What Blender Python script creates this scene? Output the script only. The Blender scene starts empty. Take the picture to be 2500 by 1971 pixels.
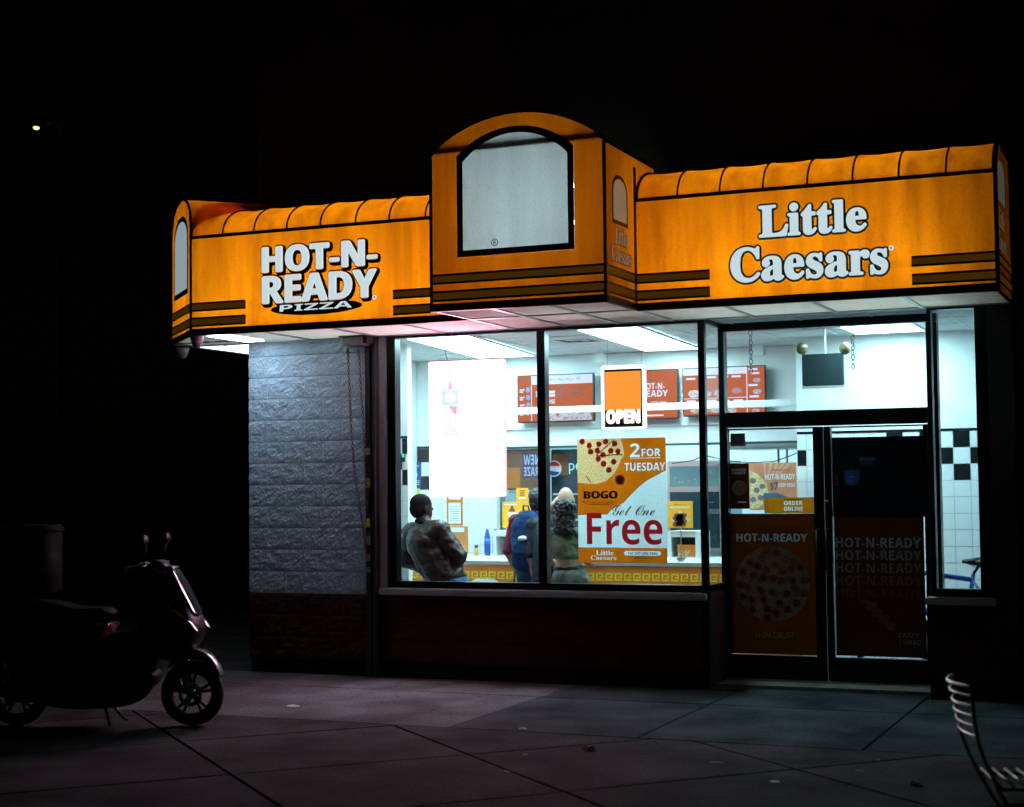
import bpy, bmesh, math, random
from mathutils import Vector, Matrix, noise
random.seed(7)
SC = bpy.context.scene
COL = SC.collection
R = math.radians

# ------------------------------------------------------------ camera
F_PX, W_PX, H_PX = 3900.0, 2500.0, 1971.0
YAW, PITCH, ROLL = R(23.14), R(2.966), R(-0.615)
CAM = Vector((8.288, -13.02, 1.719))
fwd = Vector((-math.sin(YAW) * math.cos(PITCH), math.cos(YAW) * math.cos(PITCH), math.sin(PITCH)))
rt0 = Vector((math.cos(YAW), math.sin(YAW), 0))
up0 = rt0.cross(fwd)
rgt = math.cos(ROLL) * rt0 + math.sin(ROLL) * up0
upv = -math.sin(ROLL) * rt0 + math.cos(ROLL) * up0
cam = bpy.data.cameras.new('camera')
cam.sensor_width = 36.0
cam.lens = F_PX / W_PX * 36.0
cam.clip_start, cam.clip_end = 0.1, 1000
cam.dof.use_dof = True
cam.dof.focus_distance = 13.6
cam.dof.aperture_fstop = 2.4
camo = bpy.data.objects.new('camera', cam)
COL.objects.link(camo)
camo.matrix_world = Matrix((
    (rgt.x, upv.x, -fwd.x, CAM.x), (rgt.y, upv.y, -fwd.y, CAM.y),
    (rgt.z, upv.z, -fwd.z, CAM.z), (0, 0, 0, 1)))
SC.camera = camo

# ------------------------------------------------------------ night sky, moon, exposure
wd = bpy.data.worlds.new('World'); SC.world = wd; wd.use_nodes = True
nt = wd.node_tree
sky = nt.nodes.new('ShaderNodeTexSky'); sky.sky_type = 'NISHITA'; sky.sun_disc = False
sky.sun_elevation = R(6); sky.sun_rotation = R(200)
nt.links.new(sky.outputs[0], nt.nodes['Background'].inputs[0])
nt.nodes['Background'].inputs[1].default_value = 0.00012
sl = bpy.data.lights.new('moon', 'SUN'); sl.energy = 0.004; sl.angle = R(0.5); sl.color = (.8, .88, 1)
so = bpy.data.objects.new('moon', sl); COL.objects.link(so)
so.rotation_euler = (R(60), 0, R(20))
SC.view_settings.view_transform = 'Standard'
SC.view_settings.look = 'None'
SC.view_settings.gamma = 1.0
SC.view_settings.exposure = 0.0
SC.view_settings.use_curve_mapping = False
SC.cycles.use_denoising = True
SC.cycles.max_bounces = 10
SC.cycles.transparent_max_bounces = 24
SC.cycles.sample_clamp_indirect = 6.0
SC.cycles.caustics_reflective = False
SC.cycles.caustics_refractive = False

# ------------------------------------------------------------ photo pixel -> point on a known plane
def ray(px, py):
    return fwd * F_PX + rgt * (px - W_PX / 2) - upv * (py - H_PX / 2)
def onY(px, py, Y):
    d = ray(px, py); return CAM + d * ((Y - CAM.y) / d.y)
def onZ(px, py, Z=0.0):
    d = ray(px, py); return CAM + d * ((Z - CAM.z) / d.z)

# ------------------------------------------------------------ materials
MATS = {}
def M(name, col, rough=.55, metal=0.0, emit=None, es=0.0, var=.12, vs=6.0, bump=0.0, bs=60.0, spec=.5, coat=0.0, trans=None, stretch=None):
    if name in MATS: return MATS[name]
    m = bpy.data.materials.new(name); m.use_nodes = True; MATS[name] = m
    n = m.node_tree.nodes; l = m.node_tree.links
    b = n['Principled BSDF']
    b.inputs['Roughness'].default_value = rough
    b.inputs['Metallic'].default_value = metal
    b.inputs['Specular IOR Level'].default_value = spec
    b.inputs['Coat Weight'].default_value = coat
    tc = n.new('ShaderNodeTexCoord')
    src = tc.outputs['Object']
    if stretch:
        mp = n.new('ShaderNodeMapping'); mp.inputs['Scale'].default_value = stretch
        l.new(src, mp.inputs[0]); src = mp.outputs[0]
    nz = n.new('ShaderNodeTexNoise'); nz.inputs['Scale'].default_value = vs; nz.inputs['Detail'].default_value = 6
    l.new(src, nz.inputs['Vector'])
    rp = n.new('ShaderNodeValToRGB')
    c = Vector(col[:3])
    rp.color_ramp.elements[0].position = .32; rp.color_ramp.elements[1].position = .68
    rp.color_ramp.elements[0].color = (*(c * (1 - var)), 1)
    rp.color_ramp.elements[1].color = (*[min(1, x) for x in c * (1 + var)], 1)
    l.new(nz.outputs['Fac'], rp.inputs[0])
    l.new(rp.outputs[0], b.inputs['Base Color'])
    if emit is not None:
        b.inputs['Emission Color'].default_value = (*emit, 1)
        b.inputs['Emission Strength'].default_value = es
    if bump:
        n2 = n.new('ShaderNodeTexNoise'); n2.inputs['Scale'].default_value = bs; n2.inputs['Detail'].default_value = 8
        l.new(src, n2.inputs['Vector'])
        bp = n.new('ShaderNodeBump'); bp.inputs['Strength'].default_value = bump; bp.inputs['Distance'].default_value = .02
        l.new(n2.outputs['Fac'], bp.inputs['Height']); l.new(bp.outputs[0], b.inputs['Normal'])
    return m

def fabric(name, col, dirt, thru=.75, fr=1.0):
    """backlit vinyl: light from the tubes inside comes through it; faded streaks and grime in the vinyl"""
    m = bpy.data.materials.new(name); m.use_nodes = True
    n = m.node_tree.nodes; l = m.node_tree.links
    n.remove(n['Principled BSDF']); out = n['Material Output']
    tc = n.new('ShaderNodeTexCoord'); mp = n.new('ShaderNodeMapping'); mp.inputs['Scale'].default_value = (4, 4, .5) if fr == 1 else (4, 4, 4)
    l.new(tc.outputs['Object'], mp.inputs[0])
    a = n.new('ShaderNodeTexNoise'); a.inputs['Scale'].default_value = 1.6*fr; a.inputs['Detail'].default_value = 5
    l.new(mp.outputs[0], a.inputs['Vector'])
    s = n.new('ShaderNodeTexNoise'); s.inputs['Scale'].default_value = 55; s.inputs['Detail'].default_value = 8
    l.new(tc.outputs['Object'], s.inputs['Vector'])
    ra = n.new('ShaderNodeValToRGB'); ra.color_ramp.elements[0].position = .28; ra.color_ramp.elements[1].position = .66
    ra.color_ramp.elements[0].color = (*dirt, 1); ra.color_ramp.elements[1].color = (*col, 1)
    l.new(a.outputs['Fac'], ra.inputs[0])
    rs = n.new('ShaderNodeValToRGB'); rs.color_ramp.elements[0].position = .25; rs.color_ramp.elements[1].position = .5
    rs.color_ramp.elements[0].color = (.86, .82, .8, 1); rs.color_ramp.elements[1].color = (1, 1, 1, 1)
    l.new(s.outputs['Fac'], rs.inputs[0])
    mx = n.new('ShaderNodeMix'); mx.data_type = 'RGBA'; mx.blend_type = 'MULTIPLY'; mx.inputs[0].default_value = 1
    l.new(ra.outputs[0], mx.inputs[6]); l.new(rs.outputs[0], mx.inputs[7])
    t = n.new('ShaderNodeBsdfTranslucent'); d = n.new('ShaderNodeBsdfDiffuse')
    l.new(mx.outputs[2], t.inputs[0]); l.new(mx.outputs[2], d.inputs[0])
    k = n.new('ShaderNodeMixShader'); k.inputs[0].default_value = 1 - thru
    l.new(t.outputs[0], k.inputs[1]); l.new(d.outputs[0], k.inputs[2])
    l.new(k.outputs[0], out.inputs[0])
    MATS[name] = m; return m

def glass(name, tint=(.96, .99, .99), refl=1.0):
    m = bpy.data.materials.new(name); m.use_nodes = True
    n = m.node_tree.nodes; l = m.node_tree.links
    n.remove(n['Principled BSDF']); out = n['Material Output']
    t = n.new('ShaderNodeBsdfTransparent'); t.inputs[0].default_value = (*tint, 1)
    g = n.new('ShaderNodeBsdfGlossy'); g.inputs['Roughness'].default_value = .015
    lw = n.new('ShaderNodeLayerWeight'); lw.inputs[0].default_value = .5      # pane reflectance grows towards grazing
    pw_ = n.new('ShaderNodeMath'); pw_.operation = 'POWER'; pw_.inputs[1].default_value = 5; l.new(lw.outputs['Facing'], pw_.inputs[0])
    f = n.new('ShaderNodeMath'); f.operation = 'MULTIPLY_ADD'; f.inputs[1].default_value = .5*refl; f.inputs[2].default_value = .022; l.new(pw_.outputs[0], f.inputs[0])
    k = n.new('ShaderNodeMixShader')
    l.new(f.outputs[0], k.inputs[0]); l.new(t.outputs[0], k.inputs[1]); l.new(g.outputs[0], k.inputs[2])
    l.new(k.outputs[0], out.inputs[0]); MATS[name] = m; return m

# ------------------------------------------------------------ mesh builder
class MB:
    def __init__(s): s.v = []; s.f = []; s.mi = []; s.cur = 0
    def add(s, vs, fs):
        o = len(s.v); s.v += [tuple(p) for p in vs]
        for f in fs: s.f.append([o + i for i in f]); s.mi.append(s.cur)
        return s
    def box(s, x0, x1, y0, y1, z0, z1):
        if x0 > x1: x0, x1 = x1, x0
        if y0 > y1: y0, y1 = y1, y0
        if z0 > z1: z0, z1 = z1, z0
        return s.add([(x0,y0,z0),(x1,y0,z0),(x1,y1,z0),(x0,y1,z0),(x0,y0,z1),(x1,y0,z1),(x1,y1,z1),(x0,y1,z1)],
                     [(0,3,2,1),(4,5,6,7),(0,1,5,4),(1,2,6,5),(2,3,7,6),(3,0,4,7)])
    def bbox(s, x0, x1, y0, y1, z0, z1, r=.01):
        bm = bmesh.new()
        bmesh.ops.create_cube(bm, size=1)
        for v in bm.verts:
            v.co = ((x0+x1)/2 + v.co.x*(x1-x0), (y0+y1)/2 + v.co.y*(y1-y0), (z0+z1)/2 + v.co.z*(z1-z0))
        bmesh.ops.bevel(bm, geom=bm.edges[:], offset=r, segments=2, affect='EDGES')
        bmesh.ops.recalc_face_normals(bm, faces=bm.faces[:])
        s.bm(bm); return s
    def bm(s, bm):
        bm.verts.ensure_lookup_table()
        for i, v in enumerate(bm.verts): v.index = i
        s.add([v.co[:] for v in bm.verts], [[v.index for v in f.verts] for f in bm.faces]); bm.free(); return s
    def prism(s, pts, fn, t0, t1):
        """2-D outline -> closed solid; fn(u,v,t) -> point"""
        n = len(pts)
        vs = [fn(u, v, t0) for u, v in pts] + [fn(u, v, t1) for u, v in pts]
        fs = [list(range(n))[::-1], list(range(n, 2*n))] + [(i, (i+1) % n, n+(i+1) % n, n+i) for i in range(n)]
        return s.add(vs, fs)
    def tube(s, path, r, n=10, cap=True):
        path = [Vector(p) for p in path]; m = len(path)
        rs = r if isinstance(r, (list, tuple)) else [r]*m
        vs = []; prev = None
        for i, p in enumerate(path):
            t = (path[min(i+1, m-1)] - path[max(i-1, 0)]).normalized()
            if prev is None:
                a = t.cross(Vector((0,0,1)));
                if a.length < .05: a = t.cross(Vector((1,0,0)))
                a.normalize()
            else:
                a = prev - t*prev.dot(t); a.normalize()
            prev = a; b = t.cross(a)
            for k in range(n):
                g = 2*math.pi*k/n; vs.append(p + (a*math.cos(g) + b*math.sin(g))*rs[i])
        fs = [(i*n+k, i*n+(k+1) % n, (i+1)*n+(k+1) % n, (i+1)*n+k) for i in range(m-1) for k in range(n)]
        if cap: fs += [list(range(n))[::-1], list(range((m-1)*n, m*n))]
        return s.add(vs, fs)
    def lathe(s, prof, base, axis=(0,0,1), n=24, cap=True):
        ax = Vector(axis).normalized(); a = ax.orthogonal().normalized(); b = ax.cross(a); base = Vector(base)
        vs = [base + ax*h + (a*math.cos(2*math.pi*k/n) + b*math.sin(2*math.pi*k/n))*max(r, 1e-4) for r, h in prof for k in range(n)]
        m = len(prof)
        fs = [(i*n+k, i*n+(k+1) % n, (i+1)*n+(k+1) % n, (i+1)*n+k) for i in range(m-1) for k in range(n)]
        if cap: fs += [list(range(n))[::-1], list(range((m-1)*n, m*n))]
        return s.add(vs, fs)
    def ball(s, c, r, seg=16, rings=10, rot=None):
        c = Vector(c); r = Vector(r if hasattr(r, '__len__') else (r,r,r)); vs = []; fs = []
        for i in range(1, rings):
            th = math.pi*i/rings
            for k in range(seg):
                g = 2*math.pi*k/seg
                p = Vector((math.sin(th)*math.cos(g)*r.x, math.sin(th)*math.sin(g)*r.y, math.cos(th)*r.z))
                if rot: p = rot @ p
                vs.append(c+p)
        t = Vector((0,0,r.z)); t = rot @ t if rot else t
        vs += [c+t, c-t]; N = len(vs)
        for i in range(rings-2):
            for k in range(seg): fs.append((i*seg+k, (i+1)*seg+k, (i+1)*seg+(k+1) % seg, i*seg+(k+1) % seg))
        for k in range(seg):
            fs.append((N-2, k, (k+1) % seg)); fs.append((N-1, (rings-2)*seg+(k+1) % seg, (rings-2)*seg+k))
        return s.add(vs, fs)
    def torus(s, c, axis, Rr, r, n=40, m=10, a0=0, a1=2*math.pi):
        ax = Vector(axis).normalized(); a = ax.orthogonal().normalized(); b = ax.cross(a); c = Vector(c); vs = []; full = abs(a1-a0-2*math.pi) < 1e-6
        nn = n if full else n+1
        for i in range(nn):
            g = a0+(a1-a0)*i/n; d = a*math.cos(g)+b*math.sin(g)
            for k in range(m):
                h = 2*math.pi*k/m; vs.append(c + d*(Rr + r*math.cos(h)) + ax*(r*math.sin(h)))
        fs = [(i*m+k, ((i+1) % nn)*m+k, ((i+1) % nn)*m+(k+1) % m, i*m+(k+1) % m) for i in range(nn if full else n) for k in range(m)]
        return s.add(vs, fs)
    def mesh(s, name, mats, smooth=False):
        me = bpy.data.meshes.new(name); me.from_pydata(s.v, [], s.f)
        for m in (mats if isinstance(mats, (list, tuple)) else [mats]): me.materials.append(m)
        for p, i in zip(me.polygons, s.mi): p.material_index = i; p.use_smooth = smooth
        me.update(); return me
    def build(s, name, mats, parent=None, smooth=False):
        return link(name, s.mesh(name, mats, smooth), parent)
def link(name, me, parent=None):
    o = bpy.data.objects.new(name, me); COL.objects.link(o)
    if parent is not None: o.parent = parent; o.matrix_parent_inverse = world(parent).inverted()
    return o
def world(o):
    m = o.matrix_basis.copy()
    while o.parent is not None:
        m = o.parent.matrix_basis @ o.matrix_parent_inverse @ m
        o = o.parent
    return m
def tag(o, label=None, cat=None, group=None, kind=None):
    if label: o['label'] = label
    if cat: o['category'] = cat
    if group: o['group'] = group
    if kind: o['kind'] = kind
    return o
def thing(name, label, cat, loc=(0,0,0), group=None, rz=0):
    o = bpy.data.objects.new(name, None); COL.objects.link(o); o.empty_display_size = .1
    o.location = loc; o.rotation_euler = (0, 0, rz)
    return tag(o, label, cat, group)

# ------------------------------------------------------------ flat work on a plane (signs, posters, lettering)
class Plane:
    def __init__(s, o, u, v): s.o = Vector(o); s.u = Vector(u).normalized(); s.v = Vector(v).normalized(); s.n = s.u.cross(s.v)
    def p(s, a, b, t=0.0): return s.o + s.u*a + s.v*b + s.n*t
def facing(o): return Plane(o, (1,0,0), (0,0,1))       # faces the street (-y)
def sheet(pl, pts, t, name, mat, parent, th=.0012):
    mb = MB(); mb.prism(pts, pl.p, t, t+th); return mb.build(name, mat, parent)
def rect(u0, u1, v0, v1): return [(u0,v0),(u1,v0),(u1,v1),(u0,v1)]
def disc(cu, cv, ru, rv=None, n=40): return [(cu+ru*math.cos(2*math.pi*i/n), cv+(rv or ru)*math.sin(2*math.pi*i/n)) for i in range(n)]
def style(s, st):
    base = {'serif': (0x1D400, 0x1D41A, 0x1D7CE), 'sans': (0x1D5D4, 0x1D5EE, 0x1D7EC), 'script': (0x1D4D0, 0x1D4EA, 0x1D7CE)}.get(st)
    if not base: return s
    o = ''
    for c in s:
        if 'A' <= c <= 'Z': o += chr(base[0]+ord(c)-65)
        elif 'a' <= c <= 'z': o += chr(base[1]+ord(c)-97)
        elif '0' <= c <= '9': o += chr(base[2]+ord(c)-48)
        else: o += c
    return o
_tc = {}
TMP = bpy.data.scenes.new('conversion')
def to_mesh(o):
    TMP.collection.objects.link(o)
    vl = TMP.view_layers[0]; vl.update()
    me = bpy.data.meshes.new_from_object(o.evaluated_get(vl.depsgraph))
    TMP.collection.objects.unlink(o)
    return me
def glyphs(s, st, res=3):
    k = (s, st)
    if k in _tc: return _tc[k]
    c = bpy.data.curves.new('t', 'FONT'); c.body = style(s, st); c.resolution_u = res; c.fill_mode = 'FRONT'
    o = bpy.data.objects.new('t', c); me = to_mesh(o)
    vs = [(v.co.x, v.co.y) for v in me.vertices]; fs = [list(p.vertices) for p in me.polygons]
    bpy.data.objects.remove(o); bpy.data.curves.remove(c); bpy.data.meshes.remove(me)
    _tc[k] = (vs, fs); return _tc[k]
def text(pl, s, u, v, w, h, t, name, mat, parent, st='sans', mirror=False, skew=0.0, dx=0.0, dy=0.0, mb=None, bold=0.0, grow=0.0):
    """lettering fitted to the rectangle u..u+w, v..v+h"""
    vs, fs = glyphs(s, st)
    x0 = min(p[0] for p in vs); x1 = max(p[0] for p in vs); y0 = min(p[1] for p in vs); y1 = max(p[1] for p in vs)
    sx = w/(x1-x0); sy = h/(y1-y0)
    own = mb is None
    mb = mb or MB()
    ps = [(0, 0)]+([(-bold, 0), (bold, 0)] if bold else [])
    if grow: ps += [(grow*math.cos(2*math.pi*k/14), grow*math.sin(2*math.pi*k/14)) for k in range(14)]
    for j, (bu, bv) in enumerate(ps):                     # heavier strokes and borders: the letters repeated a hair apart
        P = []
        for x, y in vs:
            a = (x-x0)*sx; c = (y-y0)*sy
            if mirror: a = w-a
            P.append(pl.p(u+a+skew*c+dx+bu, v+c+dy+bv, t+.00016*j))
        mb.add(P, [f[::-1] if mirror else f for f in fs])
    return mb.build(name, mat, parent) if own else mb
# ============================================================ materials used in several places
black = M('black_anodised', (.012, .013, .015), .32, .6, var=.2)
dark = M('dark_metal', (.03, .03, .033), .45, .5)
steel = M('galvanised_steel', (.35, .36, .37), .35, .9, bump=.05)
white_paint = M('white_paint', (.8, .82, .82), .5, var=.03, bump=.03)
white_gloss = M('white_laminate', (.82, .84, .84), .25, var=.02)
rubber = M('rubber', (.015, .015, .016), .8, bump=.1)
def paving(name, col, var, gum=.5):
    """poured concrete: broad stains, fine aggregate, old gum spots"""
    m = M(name, col, .95, var=var, vs=1.7, bump=.5, bs=95, spec=.08); n = m.node_tree.nodes; l = m.node_tree.links; b = n['Principled BSDF']
    src = b.inputs['Base Color'].links[0].from_socket; tc = [x for x in n if x.type == 'TEX_COORD'][0]
    f = n.new('ShaderNodeTexNoise'); f.inputs['Scale'].default_value = 34; f.inputs['Detail'].default_value = 9; f.inputs['Roughness'].default_value = .75; l.new(tc.outputs['Object'], f.inputs['Vector'])
    rf = n.new('ShaderNodeValToRGB'); rf.color_ramp.elements[0].position = .3; rf.color_ramp.elements[1].position = .7; rf.color_ramp.elements[0].color = (.38, .38, .38, 1); rf.color_ramp.elements[1].color = (1.45, 1.45, 1.45, 1); l.new(f.outputs['Fac'], rf.inputs[0])
    v = n.new('ShaderNodeTexVoronoi'); v.inputs['Scale'].default_value = 3.2; v.inputs['Randomness'].default_value = 1; l.new(tc.outputs['Object'], v.inputs['Vector'])
    rv = n.new('ShaderNodeValToRGB'); rv.color_ramp.elements[0].position = .06; rv.color_ramp.elements[1].position = .085; rv.color_ramp.elements[0].color = (gum, gum, gum, 1); rv.color_ramp.elements[1].color = (1, 1, 1, 1); l.new(v.outputs['Distance'], rv.inputs[0])
    for r_ in (rf, rv):
        x = n.new('ShaderNodeMix'); x.data_type = 'RGBA'; x.blend_type = 'MULTIPLY'; x.inputs[0].default_value = 1; l.new(src, x.inputs[6]); l.new(r_.outputs[0], x.inputs[7]); src = x.outputs[2]
    l.new(src, b.inputs['Base Color']); return m
concrete = paving('pavement_concrete_falloff', (.062, .056, .058), .5)  # darker than the shop-side slabs: light falloff put into the colour
concrete_b = paving('pavement_concrete_grey_falloff', (.052, .051, .054), .5)  # grey variant, darkened for the same light falloff
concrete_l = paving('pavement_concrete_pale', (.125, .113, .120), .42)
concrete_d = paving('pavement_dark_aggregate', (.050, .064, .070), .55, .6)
asphalt = M('asphalt', (.05, .05, .052), .9, var=.2, bump=.5, bs=200)
blockw = M('painted_split_block', (.66, .76, .92), .75, var=.10, vs=7, bump=.8, bs=48)
blockr = M('red_painted_block', (.075, .007, .004), .8, var=.2, vs=6, bump=.5, bs=20)
mortar = M('mortar', (.36, .38, .42), .9, var=.1, bump=.3)
brick_dark = M('dark_brick', (.022, .018, .017), .9, var=.3, vs=9, bump=.5)
tile_w = M('white_tile', (.8, .83, .84), .12, var=.02)
tile_b = M('black_tile', (.012, .013, .015), .12, var=.1)
grout = M('grout', (.55, .57, .58), .8)
clear = glass('clear_glass')

# ============================================================ ground and pavement
g = MB(); g.add([(-300,-300,-.16),(300,-300,-.16),(300,300,-.16),(-300,300,-.16)], [(0,1,2,3)])
tag(g.build('ground', asphalt), kind='structure')
walk = MB(); walk.box(-4.6, 16, -13.2, 16, -.15, -.032)
walk = tag(walk.build('sidewalk', M('joint_dirt', (.03, .03, .03), .95, bump=.4)), kind='structure')
def clip(poly, f):
    o = []
    for i in range(len(poly)):
        a, b = poly[i], poly[(i+1) % len(poly)]; fa, fb = f(*a), f(*b)
        if fa >= 0: o.append(a)
        if fa*fb < 0:
            t = fa/(fa-fb); o.append((a[0]+(b[0]-a[0])*t, a[1]+(b[1]-a[1])*t))
    return o
def slab(poly, mat, gap=.007, dz=0.0):
    n = len(poly)
    if n < 3: return
    A = sum(poly[i][0]*poly[(i+1) % n][1]-poly[(i+1) % n][0]*poly[i][1] for i in range(n))/2
    if A < 0: poly = poly[::-1]; A = -A
    if A < .02: return
    q = poly
    for i in range(n):                                   # pull every edge in by the joint
        a, b = Vector(poly[i]), Vector(poly[(i+1) % n]); d = b-a
        if d.length < 1e-4: continue
        d.normalize(); nn = Vector((-d.y, d.x))
        q = clip(q, lambda x, y, a=a, nn=nn: (Vector((x, y))-a).dot(nn)-gap)
        if len(q) < 3: return
    mb = MB(); m = len(q); e = .006
    cx = sum(p[0] for p in q)/m; cy = sum(p[1] for p in q)/m
    ins = [(p[0]+(cx-p[0])*e/max(.05, math.hypot(cx-p[0], cy-p[1])), p[1]+(cy-p[1])*e/max(.05, math.hypot(cx-p[0], cy-p[1]))) for p in q]
    tl = random.uniform(-.0015, .0015)
    vs = [(x, y, -.03) for x, y in q]+[(x, y, -.005+dz) for x, y in q]+[(x, y, dz+tl*(x-cx)) for x, y in ins]
    fs = [list(range(m))[::-1], list(range(2*m, 3*m))]+[(i, (i+1) % m, m+(i+1) % m, m+i) for i in range(m)]+[(m+i, m+(i+1) % m, 2*m+(i+1) % m, 2*m+i) for i in range(m)]
    mb.add(vs, fs); mb.build('slab', mat, walk)
LA = -2.6
xs = [-4.6, -3.95, -2.5, -1.05, .4, 1.85, 3.31, 4.73, 6.26, 7.7, 9.15, 10.6, 12.05]
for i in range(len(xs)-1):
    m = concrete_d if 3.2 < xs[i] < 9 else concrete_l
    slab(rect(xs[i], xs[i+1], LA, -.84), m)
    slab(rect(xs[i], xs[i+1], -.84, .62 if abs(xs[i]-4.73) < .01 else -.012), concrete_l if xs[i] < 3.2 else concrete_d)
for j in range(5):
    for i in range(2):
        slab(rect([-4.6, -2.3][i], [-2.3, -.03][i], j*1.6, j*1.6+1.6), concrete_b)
ga = R(47.2); du = Vector((math.cos(ga), math.sin(ga))); dv = Vector((-du.y, du.x))
for i in range(-9, 8):
    for j in range(-11, 4):
        u0, v0 = .03-1.55*i, -3.915-1.412*j
        q = [du*a+dv*b for a, b in ((u0, v0), (u0+1.55, v0), (u0+1.55, v0+1.412), (u0, v0+1.412))]
        q = [(p.x, p.y) for p in q]
        q = clip(q, lambda x, y: LA-y); q = clip(q, lambda x, y: y+9.5) if q else q
        q = clip(q, lambda x, y: x+3) if q else q; q = clip(q, lambda x, y: 12-x) if q else q
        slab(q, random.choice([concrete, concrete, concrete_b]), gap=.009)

# ============================================================ the building
bld = thing('store_building', 'single storey corner shop with pale rough block wall, red base and black framed windows', 'building')
ZC = onY(609.3, 924.9, 0).z; CH = .2032
up = MB(); up.box(0.02, 7.0, .12, .35, 3.16, 6.4); up.build('upper_wall', brick_dark, bld)
sw = MB(); sw.box(.1, .22, .2, 6.6, -.02, 3.16); sw.build('side_wall', M('side_wall_render', (.3, .32, .35), .9), bld)
rw = MB(); rw.box(6.86, 7.0, .2, 6.6, -.02, 3.16); rw.build('side_wall', MATS['side_wall_render'], bld)
rf = MB(); rf.box(.0, 7.0, .0, 6.7, 3.3, 3.42); rf.build('roof', asphalt, bld)
bk = MB(); bk.box(0, 7.0, 6.6, 6.75, -.02, 3.3); bk.build('back_wall', white_paint, bld)
# rough split faced blocks
def block_mesh(L, h, mat, X, Z, amp):
    """one block with a broken face; the relief runs on across the vertical joints"""
    mb = MB(); nx, nz = max(2, round(L/.034)), max(2, round(h/.03)); D = .19; h -= .006; l = L-.0012; vs = []
    for k in range(nz+1):
        for i in range(nx+1):
            x, z = l*i/nx, h*k/nz; q = Vector((X+x, 0, Z+z))
            f = noise.noise(Vector((q.x*8+q.z*5, q.z*9-q.x*3, 3)))*.5+noise.noise(Vector((q.x*22, q.z*22, 8)))*.45+.35*noise.noise(Vector((q.x*50, q.z*50, 1)))
            y = -amp*(.8+f*.9)
            if k in (0, nz): y = -amp*(.55+.5*f)
            vs.append((x, y, z))
    fs = [(k*(nx+1)+i, k*(nx+1)+i+1, (k+1)*(nx+1)+i+1, (k+1)*(nx+1)+i) for k in range(nz) for i in range(nx)]
    o = len(vs); vs += [(0,D,0),(l,D,0),(l,D,h),(0,D,h)]
    fs += [(o,o+3,o+2,o+1)]
    fs += [[o, o+1]+[i for i in range(nx, -1, -1)], [o+2, o+3]+[nz*(nx+1)+i for i in range(nx+1)],
           [o+3, o]+[k*(nx+1) for k in range(nz+1)], [o+1, o+2]+[k*(nx+1)+nx for k in range(nz, -1, -1)]]
    mb.add(vs, fs); return mb.mesh('block', mat)
def lay(x0, x1, z0, z1, mat, parent, key, y=0.0, amp=.019, L0=.4064):
    """running bond from x0 to x1; courses follow ZC, the last one cut to the soffit"""
    k = math.ceil((z0-ZC-.02)/CH)
    while ZC+k*CH < z1-.03:
        zz = ZC+k*CH; hh = min(CH, z1-zz); x = x0-(L0/2 if k % 2 else 0)
        while x < x1-.03:
            a, b = max(x, x0), min(x+L0, x1); ln = round(b-a, 3)
            if ln > .04:
                o = link('block', block_mesh(ln, hh, mat, a, zz, amp), parent); o.location = (a+.0012, y, zz+.003)
            x += L0
        k += 1
st = random.getstate()
pw = MB(); pw.box(.004, 1.27, .012, .2, .72, 3.15); pw = pw.build('block_wall', mortar, bld)
ZS = ZC+math.ceil((.70-ZC)/CH)*CH
lay(0, 1.272, ZS, 3.112, blockw, pw, 'w')
ba = MB(); ba.box(.004, 4.5, .013, .2, -.02, ZS); ba = ba.build('base_wall', M('red_mortar', (.03, .006, .004), .9), bld)
lay(0, 1.272, -.02, ZS, blockr, ba, 'r', amp=.018)
lay(1.44, 4.47, -.02, ZS, blockr, ba, 'r', y=.004, amp=.008)
bb = MB(); bb.box(6.30, 7.0, .013, .2, -.02, .76); bb = bb.build('base_wall', MATS['red_mortar'], bld)
lay(6.31, 6.99, -.02, ZS, blockr, bb, 'r', y=.004, amp=.008)
random.setstate(st)
# sill stones
sillm = M('sill_stone', (.42, .40, .43), .7, var=.12, bump=.15)
for a, b in ((1.40, 2.93), (2.935, 4.49), (6.28, 6.83)):
    s_ = MB(); s_.bbox(a, b, -.055, .14, .745, .803, .008); s_.build('sill', sillm, bld)
# shutter guide post and jamb
pm = M('pilaster_paint', (.06, .05, .055), .5, .3, var=.2)
post = MB(); post.box(1.285, 1.335, -.07, .16, 0, 3.13); post.box(1.335, 1.385, -.02, .16, 0, 3.13); post.box(1.355, 1.385, -.07, -.022, 0, 3.13)
post = post.build('shutter_guide', pm, bld)
stick = [((.75, .6, .08), 1.72, .055), ((.5, .5, .55), 2.02, .04), ((.7, .6, .05), 1.36, .05), ((.45, .4, .5), 1.2, .05), ((.5, .45, .45), 1.05, .04), ((.4, .4, .42), .95, .03)]
for i, (c, z, h) in enumerate(stick):
    q = MB(); q.box(1.287, 1.287+.045, -.0725, -.0702, z, z+h*1.6); q.build('sticker', M('sticker_%d' % i, c, .6, var=.3, vs=40), post)
jb = MB(); jb.bbox(1.405, 1.468, -.03, .16, .80, 3.13, .006); jb.build('window_jamb', M('jamb_paint', (.36, .33, .36), .6, var=.1), bld)

def bars(parent, name, lst, mat=black, r=.004):
    mb = MB()
    for b_ in lst: mb.bbox(*b_, r)
    return mb.build(name, mat, parent)
def pane(parent, x0, x1, z0, z1, y, mat=clear):
    mb = MB(); mb.box(x0, x1, y-.003, y+.003, z0, z1); return mb.build('pane', mat, parent)
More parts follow.
